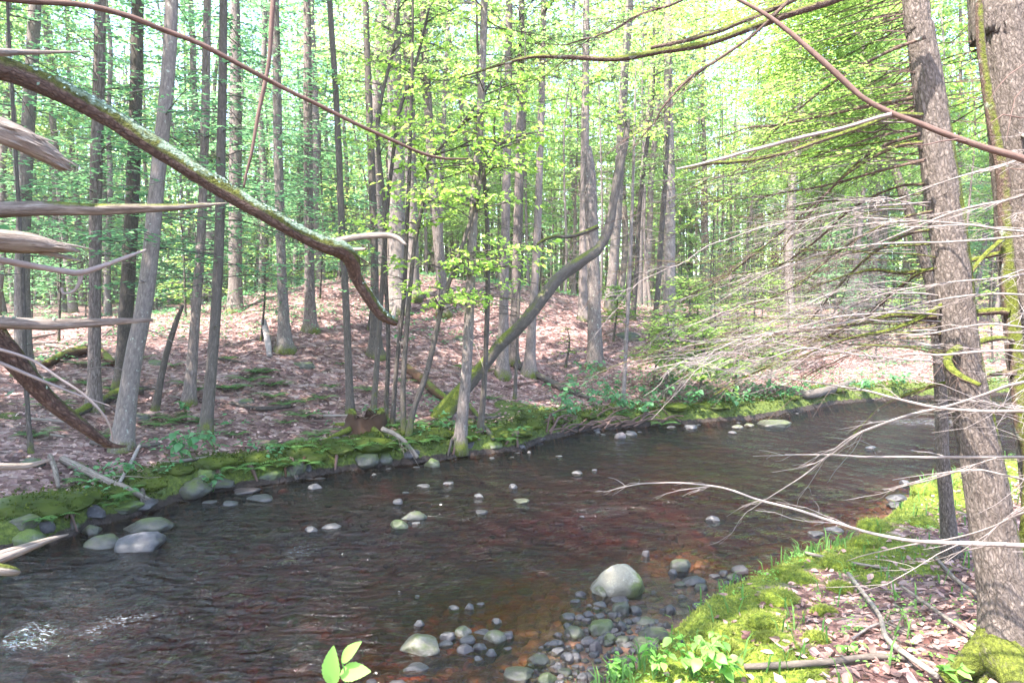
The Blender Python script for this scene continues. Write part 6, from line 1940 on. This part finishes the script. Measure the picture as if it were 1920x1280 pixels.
stick([(718, 822, 10), (745, 850, 9), (765, 865, 8), (783, 877, 8)], 'dead_wood', "grey dead branch slanting from the stump down into the water", tw=2, off=.06, lift=[2, 3, 3, 1])
stick([(118, 870, 16), (160, 890, 15), (200, 910, 14), (240, 930, 12), (280, 945, 8)], 'dead_wood', "thick rotten branch slanting down the left bank beside the low big-leaved plant", tw=3)
stick([(95, 868, 10), (104, 895, 9), (110, 925, 7)], 'dead_wood', "short bleached branch hanging down the mossy bank at the left", off=.05)
stick([(262, 845, 6), (245, 880, 7), (225, 915, 6)], 'twig', "thin pale stick leaning on the bank above the long mossy boulder", off=.06)
stick([(300, 875, 8), (350, 868, 7), (395, 862, 5)], 'dead_wood', "grey twig lying behind the blue-green big-leaved plant", tw=2)
stick([(170, 835, 9), (235, 845, 9), (300, 838, 7)], 'dark_bark', "dark branch on the ground at the foot of the pale leaning trunk", tw=3)
stick([(880, 765, 9), (905, 800, 10), (925, 828, 8)], 'dark_bark', "dark mossy log end under the crooked leaning tree", moss=.7)
stick([(965, 690, 12), (1010, 712, 13), (1060, 735, 11), (1110, 752, 6)], 'dark_bark', "long dark fallen branch on the slope above the broad-leaved shrubs", moss=.4, tw=2)
stick([(760, 695, 16), (790, 720, 18), (820, 745, 16), (845, 760, 12)], 'rotten', "crumbling red-brown log on the slope left of the crooked tree's butt", moss=.5, name="fallen_log", cat="log")
stick([(455, 505, 10), (480, 545, 9), (520, 590, 8)], 'dark_bark', "leaning dead branch high on the slope near the broad grey trunk")
stick([(430, 760, 7), (490, 772, 8), (545, 765, 6)], 'dark_bark', "dark twig on the litter below the fern clump", tw=2)
stick([(85, 690, 14), (130, 672, 18), (180, 668, 18), (215, 690, 12)], 'rotten', "mossy dark log in the shade behind the speckled trunk", moss=.7, name="fallen_log", cat="log")
stick([(130, 790, 14), (180, 765, 18), (230, 745, 18), (270, 740, 12)], 'dark_bark', "mossy root-like log crossing behind the pale leaning trunk", moss=1.0, name="fallen_log", cat="log")
stick([(1460, 735, 14), (1510, 748, 18), (1560, 742, 16), (1600, 720, 9)], 'dark_bark', "dark root-tangled log in the hollow of the far bank", moss=.4, name="fallen_log", cat="log", tw=3)
stick([(495, 632, 11), (502, 655, 12), (505, 672, 9)], 'twig', "white birch fragment standing out on the dark slope", off=.15, lift=[2, 1, 0])
for k in range(34):
    px, py = rg.uniform(1000, 1240), rg.uniform(795, 822)
    a = rg.normal(.1, .35); l = rg.uniform(25, 80)
    pp = [(px, py - 2, 4), (px + l * .5 * cos(a), py - l * .4 * abs(sin(a)), 3), (px + l * cos(a), py - l * .8 * sin(a) * .5, 2)]
    if all(bank_far(*at_z(x, y, 0)[:2])[0] > -1.0 for x, y, _ in pp):
        stick(pp, 'brown_twig', "thin dead stick of the brush heap lying at the far waterline", "sticks of the brush heap", off=.12, lift=[0, rg.uniform(.5, 2), rg.uniform(0, 2)], name="dead_stick", cat="stick")
for k in range(30):
    px, py = rg.uniform(0, 1000), rg.uniform(640, 850)
    if py > np.interp(px, [p_[0] for p_ in _far_px], [p_[1] for p_ in _far_px]) - 25:
        continue
    l = rg.uniform(25, 90); a = rg.uniform(-.5, .5)
    stick([(px, py, 5), (px + l * .5, py + l * .5 * a * .5, 4), (px + l, py + l * a * .5, 2)], rg.choice(['dark_bark', 'dead_wood', 'brown_twig']), "small dead stick lying in the leaf litter of the slope", "sticks on the slope", off=.03, name="dead_stick", cat="stick")
for k in range(20):
    px = 20 + k * 47 + rg.uniform(-18, 18)
    py = np.interp(px, [p_[0] for p_ in _far_px], [p_[1] for p_ in _far_px]) - rg.uniform(2, 14)
    q = on_ground(px, py)
    stone(px, py, rg.uniform(34, 78) * (1.2 - px / 2200), rg.uniform(20, 38) * (1.2 - px / 2200), rg.choice(['rock_moss', 'rock_dark', 'rock_moss', 'rock_green']), int(rg.integers(8)), "rock set in the moss of the far bank's ragged edge", "rocks of the far bank's edge", z=q[2] - .05, name="rock", cat="rock")
for k in range(26):
    px = rg.uniform(20, 1180)
    py = np.interp(px, [p_[0] for p_ in _far_px], [p_[1] for p_ in _far_px]) - rg.uniform(12, 45)
    fern(px, py, "bright fern growing from the moss along the far bank's edge", "ferns along the far bank's edge", rg.uniform(.5, .95))
for k in range(16):
    px = rg.uniform(120, 1000)
    py = np.interp(px, [p_[0] for p_ in _far_px], [p_[1] for p_ in _far_px])
    a_ = rg.uniform(-25, 25)
    stick([(px, py - rg.uniform(22, 34), rg.uniform(5, 10)), (px + a_ * .4, py - 14, rg.uniform(5, 8)), (px + a_, py + 1, 4)], rg.choice(['dark_bark', 'rotten', 'brown_twig']), "exposed root or dead stick hanging down the far bank's edge", "roots and sticks on the far bank's edge", off=.05, lift=[0, 2, 0], name="bank_root", cat="root")
# roots and stones of the slope
for px, py, w, h, m, lb in [(150, 668, 60, 30, 'rock_dark', "dark boulder in the shade at the left, behind the speckled trunk"), (500, 575, 60, 22, 'rock_moss', "mossy flat rock high on the slope left of the mossy hump trunk"), (455, 760, 50, 20, 'rock_moss', "mossy low rock on the slope below the fern clump"), (565, 690, 46, 18, 'rock_moss', "mossy low rock on the slope right of the white birch fragment"),
                            (690, 655, 56, 30, 'rock_moss', "mossy hump at the roots of the trunk behind the lichened limb's tip"), (1180, 640, 60, 28, 'rock_moss', "mossy rock on the slope right of the snapped grey trunk"), (750, 720, 40, 18, 'rock_moss', "small mossy rock on the slope among the wavy saplings"), (280, 690, 70, 22, 'rock_moss', "mossy ledge behind the pale leaning trunk"),
                            (255, 790, 50, 24, 'rock_moss', "mossy rock left of the slanting dead stem's foot"), (860, 640, 40, 16, 'rock_moss', "small mossy rock high on the slope behind the pale grey trunk"), (1395, 700, 70, 26, 'rock_moss', "mossy rock on the right bank under the twig thicket"), (620, 830, 44, 16, 'rock_grey', "flat grey rock left of the rotten stump"), (690, 845, 50, 18, 'rock_grey', "flat grey rock set in the moss below the rotten stump"), (40, 880, 60, 30, 'rock_moss', "mossy bank rock at the left under the short bleached stub")]:
    q = on_ground(px, py)
    stone(px, py, w, h, m, int(rg.integers(8)), lb, z=q[2] - .03, name="rock", cat="rock")

# the pale air between the trunks
mb = MB()
hx, hy0, hy1, hz0, hz1 = 214.0, -64.0, 254.0, -1.8, 34.0
V = np.array([[x_, y_, z_] for z_ in (hz0, hz1) for y_ in (hy0, hy1) for x_ in (-hx, hx)])
mb.add(V, [(0, 2, 3, 1), (4, 5, 7, 6), (0, 1, 5, 4), (2, 6, 7, 3), (0, 4, 6, 2), (1, 3, 7, 5)])
hm = bpy.data.materials.new("haze"); hm.use_nodes = True
hm.node_tree.nodes.clear()
ho = hm.node_tree.nodes.new("ShaderNodeOutputMaterial"); hv = hm.node_tree.nodes.new("ShaderNodeVolumePrincipled")
hv.inputs["Color"].default_value = (.93, .96, .95, 1); hv.inputs["Density"].default_value = .0006; hv.inputs["Anisotropy"].default_value = .2
hm.node_tree.links.new(hv.outputs[0], ho.inputs["Volume"])
tag(mb.build("haze", hm, None, False), "pale bright haze hanging between the far trunks", "haze", kind="stuff")
